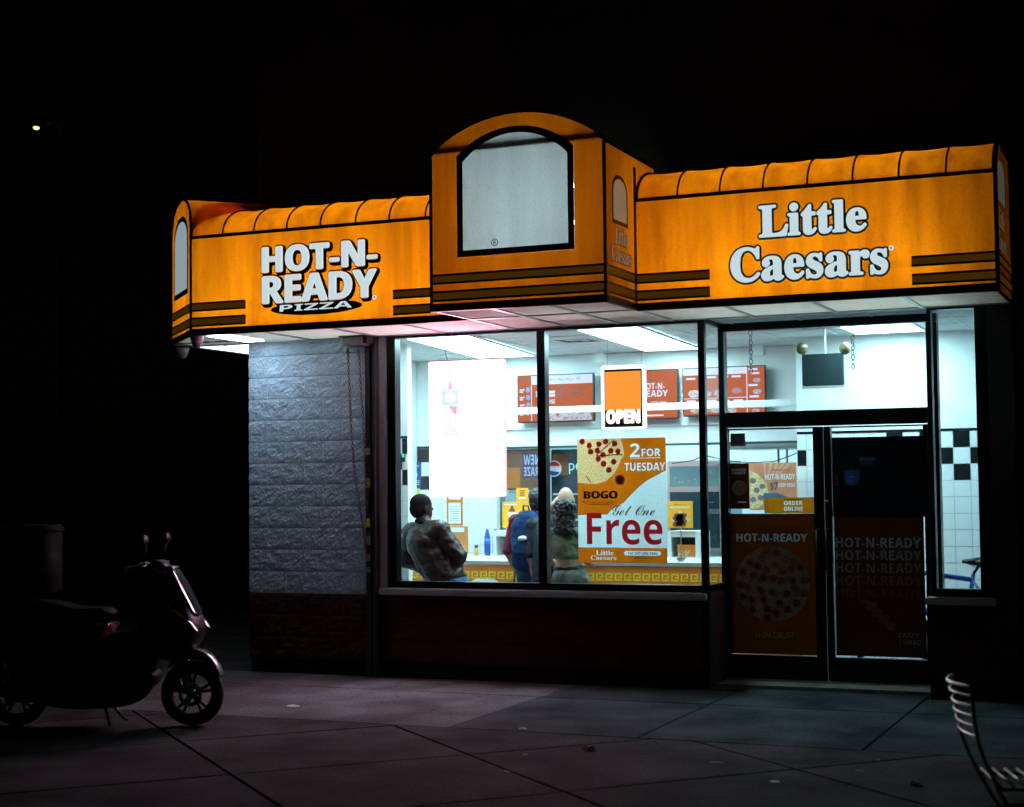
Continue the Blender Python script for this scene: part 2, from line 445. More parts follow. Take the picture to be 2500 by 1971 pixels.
# large shop window
wn = bars(bld, 'window', [(1.48, 1.565, -.01, .10, .81, 3.13)])
wn['label'] = 'large two pane shop window in black frame'
bars(wn, 'frame', [(1.566, 4.44, -.01, .10, .81, .868)]); bars(wn, 'frame', [(1.566, 4.44, -.012, .10, 3.085, 3.15)])
bars(wn, 'mullion', [(2.968, 3.045, -.012, .09, .869, 3.084)]); bars(wn, 'mullion', [(4.441, 4.498, -.012, .05, .02, 3.15)])
pane(wn, 1.565, 2.968, .868, 3.086, .045); pane(wn, 3.045, 4.441, .868, 3.086, .045)
# glass return into the doorway
DY = .65
rtn = bars(bld, 'window', [(4.45, 4.50, .58, .70, 0.02, 3.16)]); rtn['label'] = 'narrow glass return between shop window and doors'
bars(rtn, 'frame', [(4.455, 4.495, .052, .578, .80, .868)]); bars(rtn, 'frame', [(4.455, 4.495, .052, .578, 3.085, 3.15)])
q = MB(); q.box(4.472, 4.478, .052, .578, .868, 3.085); q.build('pane', clear, rtn)
q = MB(); q.box(4.45, 4.499, .055, .60, .012, .80); q.build('return_base', blockr, rtn)
# doors
def PX(px, py, Y=DY): return onY(px, py, Y)
zt1 = PX(1760, 812).z; zb1 = PX(1900, 1011).z; zt2 = PX(1900, 1045).z; zb2 = PX(1900, 1600).z
xa, xb = 4.505, 6.33
tr = bars(bld, 'transom_window', [(xa, xb, DY-.05, DY+.06, zb1-.001, zb1-.001+.022)])
bars(tr, 'frame', [(xa, xb, DY-.06, DY+.06, zt1, 3.16)]); bars(tr, 'frame', [(xb-.09, xb, DY-.06, DY+.06, 0.02, zt1-.002)]);
pane(tr, xa, xb-.09, zb1+.02, zt1, DY+.02)
bars(tr, 'header', [(xa, xb-.092, DY-.07, DY+.07, zt2+.01, zb1-.003)])
xl0, xl1 = xa+.003, PX(2017, 1300).x-.004
xr0, xr1 = xl1+.008, xb-.095
doors = []
for (d0, d1, g0, g1) in ((xl0, xl1, PX(1774, 1056).x, PX(1991, 1300).x), (xr0, xr1, PX(2034, 1300).x, xr1-.04)):
    d = bars(bld, 'glass_door', [(d0, g0, DY-.04, DY+.04, .035, zt2)])
    bars(d, 'frame', [(g1, d1, DY-.04, DY+.04, .035, zt2)])
    bars(d, 'frame', [(g0+.001, g1-.001, DY-.038, DY+.038, .036, zb2)])
    bars(d, 'frame', [(g0+.001, g1-.001, DY-.038, DY+.038, zt2-.012, zt2)])
    pane(d, g0, g1, zb2, zt2-.012, DY+.005)
    doors.append((d, g0, g1))
doors[0][0]['label'] = 'black framed glass door'; doors[1][0]['label'] = 'black framed door with dark upper glass'
hm = MB(); x = doors[0][2]+.035
hm.tube([(x, DY-.04, 1.32), (x, DY-.10, 1.32), (x, DY-.10, .98), (x, DY-.04, .98)], .014); hm.build('handle', black, doors[0][0], True)
hm = MB(); x = doors[1][1]-.035
hm.tube([(x, DY-.04, 1.32), (x, DY-.10, 1.32), (x, DY-.10, .98), (x, DY-.04, .98)], .014); hm.build('handle', black, doors[1][0], True)
lk = MB(); c = PX(2018, 1225, DY-.041); lk.lathe([(.016, 0), (.016, .006), (.011, .010)], c, (0,-1,0)); lk.build('lock_cylinder', M('brass', (.35, .35, .1), .3, .9), doors[0][0], True)
film = M('dark_window_film', (.006, .024, .042), .07, var=.3, vs=2, spec=.6)
q = MB(); q.box(doors[1][1]+.002, doors[1][2]-.002, DY+.012, DY+.016, PX(2150, 1262).z, PX(2150, 1066).z); q.build('dark_film', film, doors[1][0])
th = MB(); th.bbox(xa, xb, DY-.14, DY+.1, 0, .032, .006); th.build('threshold', M('threshold_metal', (.12, .13, .13), .4, .7), bld)
# right hand window
r0, r1 = onY(2277, 1000, 0).x, onY(2384, 1000, 0).x
w2 = bars(bld, 'window', [(6.34, r0, -.01, .10, .81, 3.13)]); w2['label'] = 'tall narrow window right of the doors'
bars(w2, 'frame', [(r1, r1+.09, -.01, .10, .81, 3.13)]); bars(w2, 'frame', [(r0, r1, -.01, .10, .81, .872)]); bars(w2, 'frame', [(r0, r1, -.012, .10, 3.09, 3.15)])
pane(w2, r0, r1, .872, 3.09, .045)
q = MB(); q.box(r1+.09, 7.0, .0, .2, .76, 3.16); q.build('corner_wall', M('corner_wall_paint', (.03, .03, .032), .8), bld)
hd = MB(); hd.box(1.40, 7.0, .0, .12, 3.152, 3.3); hd.build('head_beam', dark, bld)
# neighbouring dark shop front
nb = thing('neighbour_building', 'unlit dark brick building right of the shop', 'building')
q = MB(); q.box(7.02, 13, .02, .3, -.02, 7.0); q.build('wall', brick_dark, nb)
q = MB(); q.box(7.5, 9.6, -.01, .02, .05, 2.9); q.build('roller_shutter', M('shutter_dark', (.03, .03, .035), .5, .5), nb)
# ============================================================ inside of the shop
YB, YR, ZCE = 3.0, 2.2, 3.12
fl = MB(); fl.box(.22, 6.86, .205, 6.6, -.02, .03)
fl = tag(fl.build('floor', M('floor_tile', (.3, .28, .26), .35, var=.15)), kind='structure')
cl = MB(); cl.box(.22, 6.86, .11, 6.6, ZCE+.006, 3.29)
cl = tag(cl.build('ceiling', M('ceiling_board', (.72, .76, .77), .8, var=.04, bump=.15, bs=120)), kind='structure')
gb = MB()
for i in range(11): gb.box(.3+i*.61, .3+i*.61+.022, .12, 6.5, ZCE, ZCE+.006)
gb.build('grid_runner', white_paint, cl)
gb = MB()
for i in range(10): gb.box(.23, 6.85, .35+i*.61, .35+i*.61+.022, ZCE+.001, ZCE+.007)
gb.build('grid_cross_bar', white_paint, cl)
lw = MB(); lw.box(.222, .28, .21, 6.5, .03, ZCE); tag(lw.build('wall_left', white_paint), kind='structure')
TZ = 2.17                                   # top of the tiled dado
lens = M('troffer_lens', (.9, .9, .9), .4, emit=(.54, .92, 1.0), es=25.0, var=0)
def troffer(label, cx, cy, lx, ly, rz):
    t = thing('ceiling_light', label, 'ceiling light', (cx, cy, ZCE), 'fluorescent ceiling lights', rz)
    mb = MB()
    for a in ((-lx/2-.03, -lx/2, -ly/2-.03, ly/2+.03), (lx/2, lx/2+.03, -ly/2-.03, ly/2+.03), (-lx/2, lx/2, -ly/2-.03, -ly/2), (-lx/2, lx/2, ly/2, ly/2+.03)):
        mb.box(a[0], a[1], a[2], a[3], -.018, -.002)
    o = mb.build('frame', white_paint, t); o.matrix_parent_inverse.identity()
    mb = MB(); mb.box(-lx/2+.001, lx/2-.001, -ly/2+.001, ly/2-.001, -.014, -.003); o = mb.build('lens', lens, t); o.matrix_parent_inverse.identity()
troffer('long bright ceiling light behind the left window pane, over the glowing sign', 1.70, 1.42, .62, 2.5, R(8))
troffer('long bright ceiling light behind the right window pane, over the orange open sign', 3.45, 1.46, .56, 2.5, R(4))
troffer('bright ceiling light above the doors, beside the white wall', 5.72, 1.35, .62, 1.15, 0)

# tiled wall to the right
def tiled(name, x0, x1, y, z0, z1, patt, tx0, parent_label=None, T=.1524):
    w = MB(); w.box(x0, x1, y, y+.08, z0, ZCE); w = tag(w.build(name, white_paint), kind='structure')
    gm = MB(); gm.box(x0, x1, y-.004, y-.0005, z0, z1); gm.build('grout', grout, w)
    tw = MB(); tw.bbox(0, T-.005, -.0085, -.0045, 0, T-.005, .0015); mw = tw.mesh('tile', tile_w); tw.mesh
    tb = MB(); tb.bbox(0, T-.005, -.0085, -.0045, 0, T-.005, .0015); mk = tb.mesh('tile', tile_b)
    cut = {}
    k = 0
    while z1-(k+1)*T > z0-.05 and k < 14:
        i = math.floor((x0-tx0)/T)
        while tx0+i*T < x1-.01:
            a, b = tx0+i*T, tx0+(i+1)*T
            col = patt(i, k)
            if a >= x0-.001 and b <= x1+.001:
                o = link('tile', mk if col else mw, w); o.location = (a, y, z1-(k+1)*T)
            else:
                a2, b2 = max(a, x0), min(b, x1)
                if b2-a2 > .012:
                    cc = MB(); cc.box(0, b2-a2-.005, -.0085, -.0045, 0, T-.005); o = link('tile', cc.mesh('tile', tile_b if col else tile_w), w); o.location = (a2, y, z1-(k+1)*T)
            i += 1
        k += 1
    tr = MB(); tr.bbox(x0, x1, y-.016, y-.001, z1, z1+.022, .003); tr.build('trim_strip', tile_b, w)
    return w
xR0 = onY(1946, 1050, YR).x
chk = lambda off: (lambda i, k: (k == 0 and (i+off) % 2 == 0) or (k == 1 and (i+off) % 2 == 1) or (k == 2 and (i+off) % 4 == 0))
txr = onY(2327, 1060, YR).x                        # left edge of a black tile in the narrow window
chr_ = lambda i, k: k < 3 and (i+k+(1 if i < -5 else 0)) % 2 == 0 and not (i < -5 and k != 1)
tiled('wall_right', xR0, 6.86, YR, .03, TZ+.02, chr_, txr)
xl = onY(1047, 1100, YB).x
tiled('wall_tiled_left', .285, 1.25, YB, .03, TZ-.02, lambda i, k: (i+k) % 2 == 0 and k < 3, .285+.0)
# pilaster just inside the window
tiled('pilaster_wall', .75, onY(996, 1100, .95).x, .95, .03, TZ+.03, lambda i, k: (i+k) % 2 == 1 and k < 3, onY(983, 1100, .95).x-.1524)
# header above the counter opening, kitchen behind
hw = MB(); hw.box(1.25, xR0, YB, YB+.1, TZ-.02, ZCE); hw = tag(hw.build('wall_header', white_paint), kind='structure')
q = MB(); q.box(1.25, xR0, YB-.02, YB-.001, TZ-.045, TZ-.02); q.build('trim_strip', M('header_trim', (.02, .06, .08), .3), hw)
q = MB(); q.box(1.25, xR0, YB-.03, YB-.001, 2.335, 2.355); q.build('ledge_strip', white_paint, hw)
kb = MB(); kb.box(.29, 6.85, 5.6, 5.68, .03, ZCE); tag(kb.build('wall_kitchen', M('kitchen_wall', (.62, .68, .7), .4, var=.08, vs=1.5)), kind='structure')
troffer('ceiling light far back over the kitchen', 3.0, 4.6, .6, 2.4, R(90))
rl = MB(); rl.bbox(.9, xR0-.002, 2.47, 2.53, 2.475, 2.545, .006)
tag(rl.build('hanging_rail', white_gloss), 'long white rail running in front of the menu screens', 'rail')

# ------------------------------------------------------------ menu screens
orange_scr = M('menu_orange', (.02, .006, .003), .6, emit=(.80, .16, .05), es=.68, var=.02, spec=.1)
lilac = M('menu_white', (.05, .05, .05), .6, emit=(.66, .72, 1.0), es=1.0, var=0)
m_dark = M('menu_print_dark', (.03, .01, .01), .5, emit=(.2, .04, .03), es=.6)
m_food = M('menu_food', (.1, .08, .07), .5, emit=(.42, .38, .48), es=.9)
m_food2 = M('menu_food_red', (.1, .03, .03), .5, emit=(.32, .15, .24), es=.9)
m_blue = M('menu_blue', (.02, .05, .15), .5, emit=(.12, .25, .8), es=.9)
bez = M('screen_bezel', (.01, .012, .014), .3)
def screen(label, px, lay_fn):
    a, b, c = [onY(*p, YB-.14) for p in px]               # top left, top right, bottom right
    x0, x1, z1, z0 = a.x, b.x, (a.z+b.z)/2, c.z
    t = thing('menu_screen', label, 'menu screen', ((x0+x1)/2, YB-.1, z0), 'menu screens over the counter')
    q = MB(); q.bbox(x0, x1, YB-.14, YB-.09, z0, z1, .006); q.build('casing', bez, t)
    q = MB(); q.box((x0+x1)/2-.12, (x0+x1)/2+.12, YB-.09, YB-.001, (z0+z1)/2-.1, (z0+z1)/2+.1); q.build('bracket', dark, t)
    pl = facing((x0, YB-.14, z0)); w, h = x1-x0, z1-z0
    sheet(pl, rect(.012, w-.012, .012, h-.012), .0005, 'display', orange_scr, t)
    lay_fn(pl, w, h, t)
def blob(pl, cu, cv, r, t, name, mat, mb=None, squash=.6, n=22, seed=1):
    rr = random.Random(seed); pts = [(cu+r*math.cos(2*math.pi*i/n)*rr.uniform(.85, 1.05), cv+r*squash*math.sin(2*math.pi*i/n)*rr.uniform(.85, 1.05)) for i in range(n)]
    mb.prism(pts, pl.p, t, t+.0008)
def menu_a(pl, w, h, t):
    L = MB(); L.prism(rect(.19*w, w-.013, .79*h, .975*h), pl.p, .002, .0028); L.prism(rect(.185*w, .195*w, .03*h, .78*h), pl.p, .002, .0028)
    for i in range(4):
        for k in range(2): L.prism(rect(.035*w, (.10-.02*k)*w, (.68-.16*i-.045*k)*h, (.705-.16*i-.045*k)*h), pl.p, .002, .0028)
    L.prism(rect(.25*w, .5*w, .60*h, .655*h), pl.p, .002, .0028); L.prism(rect(.25*w, .5*w, .53*h, .585*h), pl.p, .002, .0028)
    L.build('panel_print', lilac, t)
    text(pl, 'ONE', .40*w, .385*h, .10*w, .09*h, .002, 'lettering', lilac, t)
    text(pl, 'Create Your Own Pizza  $6', .27*w, .84*h, .56*w, .09*h, .0036, 'lettering', m_blue, t, 'script')
    D = MB()
    rr = random.Random(3)
    for i, (v, w0, w1) in enumerate(((.74, .52, .64), (.70, .52, .66), (.66, .52, .9), (.63, .52, .88), (.60, .52, .86), (.53, .52, .66), (.54, .72, .88), (.49, .52, .62))):
        u = w0*w
        while u < w1*w: l_ = rr.uniform(.02, .05); D.prism(rect(u, min(u+l_, w1*w), v*h, v*h+.009), pl.p, .002, .0026); u += l_+.01
    D.build('small_print', m_dark, t)
    B = MB()
    for i in range(4): blob(pl, .145*w, (.69-.16*i)*h, .022, .002, '', None, B, 1.4, seed=i)
    B.build('bottle_print', m_blue, t)
    P1 = MB(); P2 = MB()
    for i, (u, r) in enumerate(((.44, .085), (.64, .10), (.84, .115))):
        pts = [(u*w+r*math.cos(a), .03*h+r*1.05*math.sin(a)) for a in [math.pi*k/18 for k in range(19)]]
        P1.prism(pts, pl.p, .002, .0028)
        for _ in range(14):
            a = rr.uniform(.25, 2.9); q_ = r*rr.uniform(.2, .85); P2.prism(disc(u*w+q_*math.cos(a), .03*h+q_*math.sin(a), .009, n=8), pl.p, .003, .0036)
    P1.build('pizza_print', m_food, t); P2.build('topping_print', m_food2, t)
def menu_b(pl, w, h, t):
    text(pl, 'Summer of', w*.50, .76*h, w*.36, .10*h, .002, 'lettering', m_dark, t, 'script', skew=.2)
    text(pl, 'HOT-N-', w*.50, .60*h, w*.32, .13*h, .002, 'lettering', lilac, t)
    text(pl, 'READY', w*.50, .45*h, w*.36, .13*h, .002, 'lettering', lilac, t)
    text(pl, '$7', w*.50, .25*h, w*.08, .13*h, .002, 'lettering', m_dark, t)
    text(pl, 'PIZZA DEAL', w*.63, .30*h, w*.22, .055*h, .002, 'lettering', lilac, t)
    q = MB(); blob(pl, w*.2, h*.42, .17, .002, '', None, q, .9, seed=5); q.build('pizza_print', m_food, t)
    q = MB(); q.prism(rect(.3*w, .8*w, .06*h, .09*h), pl.p, .002, .0026); q.build('small_print', lilac, t)
def menu_c(pl, w, h, t):
    L = MB(); L.prism(rect(.013, .775*w, .84*h, .975*h), pl.p, .002, .0028); L.prism(rect(.775*w, .785*w, .02*h, .97*h), pl.p, .002, .0028); L.prism(rect(.02*w, .775*w, .355*h, .368*h), pl.p, .002, .0028)
    rr = random.Random(9)
    for u, v in ((.05, .75), (.3, .77), (.45, .77), (.60, .77), (.05, .29), (.3, .29), (.46, .28), (.62, .28), (.80, .90), (.82, .82), (.80, .58), (.81, .35)):
        L.prism(rect(u*w, (u+.11)*w, v*h, (v+.04)*h), pl.p, .002, .0028)
    L.build('panel_print', lilac, t)
    A = MB(); B = MB()
    for i, (u, v, r) in enumerate(((.15, .46, .07), (.30, .45, .05), (.45, .46, .06), (.66, .50, .055), (.9, .70, .04), (.9, .47, .045), (.89, .22, .045), (.4, .12, .05), (.6, .11, .05), (.88, .08, .04), (.15, .12, .05))):
        blob(pl, u*w, v*h, r, .002, '', None, A if i != 3 else B, .6, seed=i)
        for _ in range(7): B.prism(disc(u*w+rr.uniform(-.6, .6)*r, v*h+rr.uniform(-.35, .35)*r, .007, n=7), pl.p, .003, .0036)
    A.build('food_print', m_food, t); B.build('topping_print', m_food2, t)
screen('orange menu screen behind the window mullion, with drinks column and three pizzas', [(1262, 919), (1449, 908), (1458, 1028)], menu_a)
screen('orange menu screen reading summer of hot-n-ready, half hidden by the open sign', [(1476, 906), (1655, 901), (1660, 1022)], menu_b)
screen('orange menu screen at the right end of the row, with price grid and side column', [(1665, 900), (1868, 890), (1876, 1012)], menu_c)

# ------------------------------------------------------------ counter
orange_p = M('counter_orange', (.62, .17, .02), .4, var=.06)
yellow_p = M('key_yellow', (.75, .52, .02), .45)
ct = thing('service_counter', 'orange counter with yellow key pattern and rounded white top', 'counter', (3, 2.2, .03))
cx0, cx1, cy = .30, xR0-.01, 1.95
q = MB(); q.bbox(cx0, cx1, cy, 2.75, .92, .998, .035); q.build('counter_top', white_gloss, ct, True)
q = MB(); q.box(cx0+.02, cx1-.02, cy+.04, 2.7, .03, .92); q.build('front_panel', orange_p, ct)
key = MB()
def keyshape(u, v, s):
    for a in ((0, s, 0, .2*s), (0, .2*s, .2*s, s), (.2*s, s, .8*s, s), (.8*s, s, .35*s, .8*s), (.45*s, .8*s, .35*s, .52*s)):
        key.prism(rect(u+a[0], u+a[1], v+a[2], v+a[3]), facing((0, cy+.04, 0)).p, .001, .004)
u = .62; i = 0
while u < cx1-.1:
    if i not in (16, 17): keyshape(u, .775, .075)
    u += .0975; i += 1
key.build('key_pattern', yellow_p, ct)
q = MB(); q.prism(disc(1.55, .62, .23, .17), facing((0, cy+.04, 0)).p, .001, .003); q.build('round_emblem', white_paint, ct)
q = MB(); q.prism(rect(cx0+.03, .62, .775, .845), facing((0, cy+.04, 0)).p, .001, .003); q.build('yellow_band', yellow_p, ct)
def pxbox(Y, x0, x1, y0, y1):
    a = onY(x0, y0, Y); b = onY(x1, y1, Y); return a.x, b.x, b.z, a.z
# white display boxes on the counter
dk = M('display_dark', (.03, .06, .07), .15)
for (lab, x0, x1, y0, y1, ext) in (('white open display box on the counter beside the backpack wearer', 1203, 1268, 1296, 1357, 0), ('white open display box on the counter below the small orange card', 1630, 1710, 1297, 1362, 1)):
    a, b, z0, z1 = pxbox(2.05, x0, x1, y0, y1); z0 = .999
    t = thing('display_box', lab, 'display box', ((a+b)/2, 2.2, z0), 'white boxes on the counter')
    q = MB(); q.bbox(a, a+.035, 2.05, 2.4, z0, z1, .004); q.bbox(b-.05, b, 2.05, 2.4, z0, z1, .004); q.bbox(a+.036, b-.051, 2.05, 2.4, z1-.06, z1, .004); q.box(a+.036, b-.051, 2.05, 2.4, z0, z0+.012); q.build('case', white_gloss, t)
    q = MB(); q.box(a+.036, b-.051, 2.36, 2.38, z0+.013, z1-.061); q.build('back_panel', dk, t)
    if ext:
        q = MB(); q.box(a+.09, b-.055, 2.075, 2.08, z0+.013, z0+.13); q.build('print_card', M('card_orange', (.7, .2, .02), .5), t)
        q = MB()
        for k in range(9): blob(facing((a+.09, 2.075, z0+.013)), .02+.012*k, .02+.03*((k*7) % 3)/2, .014, .001, '', None, q, .8, seed=k)
        q.build('food_print', M('food_cream', (.6, .45, .28), .6), t)
# menu cards standing on the counter
card_o = M('card_amber', (.85, .36, .02), .45, var=.03)
def card(label, Y, x0, x1, y0, y1, fn, mat=card_o, name='sign_card', stand=True):
    a, b, z0, z1 = pxbox(Y, x0, x1, y0, y1)
    t = thing(name, label, 'sign', ((a+b)/2, Y, z0))
    q = MB(); q.bbox(a, b, Y, Y+.008, z0, z1, .003); q.build('board', mat, t)
    if stand:
        q = MB(); q.tube([((a+b)/2, Y+.012, .999), ((a+b)/2, Y+.012, z0+.02)], .006); q.build('stem', steel, t)
        q = MB(); q.lathe([(.05, 0), (.05, .008), (.01, .012)], ((a+b)/2, Y+.012, .9985)); q.build('base', steel, t)
    fn(facing((a, Y, z0)), b-a, z1-z0, t); return t
pr_white = M('print_white', (.78, .8, .8), .5, var=.02); pr_black = M('print_black', (.015, .012, .012), .5); pr_brown = M('print_brown', (.2, .07, .03), .6); pr_cream = M('print_cheese', (.62, .5, .26), .6, var=.35, vs=45); pr_red = M('print_pepperoni', (.22, .03, .025), .55, var=.25, vs=60); pr_blue = M('print_blue', (.02, .06, .35), .5)
pr_orange = M('print_orange', (.60, .17, .012), .5, var=.04); pr_dred = M('print_dark_red', (.26, .008, .012), .5)
def c_wings(pl, w, h, t):
    text(pl, 'Summer of', .25*w, .84*h, .5*w, .07*h, .001, 'lettering', pr_black, t, 'script'); text(pl, 'HOT-N-READY', .12*w, .74*h, .76*w, .07*h, .001, 'lettering', pr_white, t)
    q = MB(); q.prism([(.12*w, .32*h), (.5*w, .02*h), (.92*w, .3*h), (.5*w, .66*h)], pl.p, .001, .0016); q.build('plate_print', pr_cream, t)
    q = MB(); [blob(pl, (.32+.13*(k % 3)+.06*(k//3 % 2))*w, (.14+.11*(k//3))*h, .035, .002, '', None, q, .7, seed=k) for k in range(12)]; q.build('food_print', pr_brown, t)
def c_cola(pl, w, h, t):
    q = MB(); q.prism([(.22*w, .06*h), (.44*w, .06*h), (.46*w, .3*h), (.43*w, .45*h), (.46*w, .6*h), (.37*w, .8*h), (.36*w, .86*h), (.30*w, .86*h), (.29*w, .8*h), (.2*w, .6*h), (.23*w, .45*h), (.2*w, .3*h)], pl.p, .001, .0016); q.build('bottle_print', pr_brown, t)
    q = MB(); q.prism(rect(.21*w, .455*w, .42*h, .62*h), pl.p, .002, .0026); q.prism(rect(.06*w, .5*w, .88*h, .91*h), pl.p, .002, .0026); q.build('label_print', pr_white, t)
    text(pl, '$2', .6*w, .45*h, .3*w, .2*h, .001, 'lettering', pr_white, t)
def c_lines(pl, w, h, t):
    q = MB(); [q.prism(rect(.3*w, .7*w, (.42+.12*k)*h, (.48+.12*k)*h), pl.p, .001, .0016) for k in range(4)]; q.build('small_print', pr_brown, t)
    q = MB(); q.prism(rect(.25*w, .75*w, .2*h, .32*h), pl.p, .001, .0016); q.build('label_print', pr_white, t)
card('amber card with a heap of wings, standing right of the large poster', 2.0, 1630, 1692, 1224, 1290, c_wings)
card('amber card with a cola bottle, left of the blue backpack', 2.3, 1226, 1300, 1226, 1290, c_cola)
card('small orange card above the cola card', 2.5, 1260, 1290, 1192, 1225, c_lines)
def c_notice(pl, w, h, t):
    q = MB(); q.prism(rect(.12*w, .88*w, .06*h, .95*h), pl.p, .001, .0016); q.build('paper', pr_white, t)
    q = MB(); [q.prism(rect(.2*w, .8*w, (.12+.06*k)*h, (.14+.06*k)*h), pl.p, .002, .0026) for k in range(7)]; q.build('small_print', M('print_grey', (.35, .38, .4), .6), t)
    q = MB(); q.prism(rect(0, w, .60*h, .68*h), pl.p, .003, .0036); q.build('crossbar', pr_orange, t)
card('tall orange framed notice below the glowing sign', 2.4, 1090, 1130, 1190, 1284, c_notice, pr_orange)
def c_kraft(pl, w, h, t):
    q = MB(); q.prism(rect(.1*w, .8*w, .78*h, .95*h), pl.p, .001, .0016); q.build('label_print', pr_white, t)
card('orange carton with a pale label on the counter by the leaning person', 2.15, 1096, 1143, 1285, 1350, c_kraft, M('carton_orange', (.6, .22, .06), .6), 'carton', False)
# bottles on the counter
def bottle(label, px, y0, y1, col, capc, Y, grp):
    a = onY(px, y1, Y); b = onY(px, y0, Y); z0 = .999; h = b.z-z0; r = .033
    t = thing('drink_bottle', label, 'bottle', (a.x, Y, z0), grp)
    q = MB(); q.lathe([(r*.8, 0), (r, .02*h/.25), (r, .4*h), (r*.9, .5*h), (r, .6*h), (r*.5, .82*h), (r*.38, .9*h)], (a.x, Y, z0)); q.build('body', M('bottle_%s' % capc, col, .15, spec=.6), t, True)
    q = MB(); q.lathe([(r*.42, 0), (r*.42, .09*h)], (a.x, Y, z0+.9*h)); q.build('cap', white_gloss, t, True)
    q = MB(); q.lathe([(r*1.02, .40*h), (r*1.02, .58*h)], (a.x, Y, z0)); q.build('label_band', M('band_%s' % capc, [min(1, c*2.2) for c in col], .4), t, True)
bottle('blue drink bottle on the counter, left of its pair', 1190, 1285, 1345, (.02, .09, .42), 'b', 2.3, 'blue bottles on the counter')
bottle('blue drink bottle on the counter, nearest the white display box', 1210, 1285, 1345, (.02, .09, .40), 'b', 2.36, 'blue bottles on the counter')
jr = onY(1163, 1345, 2.2)
t = thing('spice_jar', 'small spice jar with dark lid on the counter', 'jar', (jr.x, 2.2, .999))
q = MB(); q.lathe([(.02, 0), (.022, .01), (.022, .075), (.018, .085)], (jr.x, 2.2, .999)); q.build('body', M('jar_amber', (.6, .35, .1), .2), t, True)
q = MB(); q.lathe([(.02, .085), (.02, .11)], (jr.x, 2.2, .999)); q.build('lid', pr_black, t, True)

# ------------------------------------------------------------ kitchen behind the counter
stain = M('stainless', (.5, .53, .54), .28, .9, var=.05, bump=.03)
def cab(name, label, cat, Y, x0, x1, y0, y1, depth, mat, zfloor=True):
    a, b, z0, z1 = pxbox(Y, x0, x1, y0, y1)
    t = thing(name, label, cat, ((a+b)/2, Y, .03 if zfloor else z0))
    q = MB(); q.bbox(a, b, Y, Y+depth, .03 if zfloor else z0, z1, .008); q.build('body', mat, t); return t, a, b, z0, z1
t, a, b, z0, z1 = cab('drink_cooler', 'dark glass fronted drink cooler with pale lettering behind the counter', 'cooler', 3.3, 1345, 1470, 1098, 1330, .6, M('cooler_dark', (.02, .035, .05), .2))
pl = facing((a, 3.3, 0))
q = MB(); q.prism(rect(.02, (b-a)*.34, z1-.28, z1-.05), pl.p, .001, .002); q.build('sign_panel', pr_brown, t)
cu, cv = (b-a)*.06, z1-.21
for nm, mt, f in (('emblem', pr_white, lambda: disc(cu, cv, .088)), ('emblem', M('emblem_red', (.5, .03, .03), .4), lambda: [(cu+.078*math.cos(g), cv+.078*math.sin(g)) for g in [R(20+i*8) for i in range(18)]]), ('emblem', pr_blue, lambda: [(cu+.078*math.cos(g), cv+.078*math.sin(g)) for g in [R(195+i*8) for i in range(18)]])):
    sheet(pl, f(), .003 if nm and mt is pr_white else .005, nm, mt, t)
text(pl, 'pepsi', (b-a)*.36, z1-.27, (b-a)*.55, .15, .003, 'lettering', M('lettering_pale', (.3, .5, .6), .4, emit=(.4, .7, .8), es=.5), t, 'plain')
q = MB()
for k in range(3): q.box(a+.02, b-.02, 3.295, 3.299, z1-.5-.28*k, z1-.48-.28*k)
q.build('shelf_edge', stain, t)
# hanging sign seen from behind
a, b, z0, z1 = pxbox(3.02, 1236, 1330, 1098, 1196); z1 = TZ-.05
t = thing('hanging_sign', 'brown sign seen from its back with reversed lettering, over the counter', 'sign', ((a+b)/2, 3.02, z0))
q = MB(); q.bbox(a, b, 3.02, 3.03, z0, z1, .003); q.build('board', M('sign_brown', (.12, .05, .03), .5), t)
pl = facing((a, 3.02, z0)); w, h = b-a, z1-z0
sheet(pl, rect(.42*w, w, .30*h, .92*h), .001, 'dark_panel', M('sign_plum', (.05, .03, .06), .5), t)
text(pl, 'NEW', .46*w, .62*h, .42*w, .24*h, .003, 'lettering', M('sign_lilac', (.28, .30, .42), .5), t, mirror=True)
text(pl, 'CRAZE', .46*w, .34*h, .50*w, .22*h, .003, 'lettering', MATS['sign_lilac'], t, mirror=True)
sheet(pl, rect(.02*w, .36*w, .05*h, .55*h), .001, 'orange_panel', M('sign_rust', (.3, .10, .02), .5), t)
q = MB(); q.tube([(a+.1, 3.025, z1), (a+.1, 3.025, TZ-.044)], .004); q.tube([(b-.1, 3.025, z1), (b-.1, 3.025, TZ-.044)], .004); q.build('hanger', steel, t)
# shelves with stock
t, a, b, z0, z1 = cab('stock_shelf', 'pale fridge with green and blue drinks behind the counter', 'fridge', 3.6, 1160, 1235, 1205, 1340, .5, M('fridge_pale', (.4, .55, .6), .25))
for i in range(4):
    for k in range(2):
        q = MB(); x = a+.22+i*.07; q.lathe([(.026, 0), (.03, .02), (.03, .12), (.012, .17), (.012, .2)], (x, 3.56, .95+.33*k)); q.build('bottle', M('stock_%s' % ('green' if k else 'blue'), (.35, .5, .05) if k else (.03, .12, .45), .2), t, True)
q = MB()
for k in range(2): q.box(a+.15, b, 3.5, 3.6, .93+.33*k, .948+.33*k)
q.build('shelf', stain, t)
t, a, b, z0, z1 = cab('pizza_oven', 'stainless oven hood with dark glass front right of the large poster', 'oven', 3.25, 1628, 1765, 1126, 1330, .8, stain)
pl = facing((a, 3.25, 0))
sheet(pl, rect(.03, b-a-.03, 1.05, z1-.33), .002, 'dark_glass', M('oven_glass', (.01, .035, .045), .12), t)
sheet(pl, rect(.03, b-a-.03, z1-.27, z1-.06), .002, 'control_panel', M('oven_panel', (.12, .2, .22), .3), t)
rr = random.Random(4); q = MB()
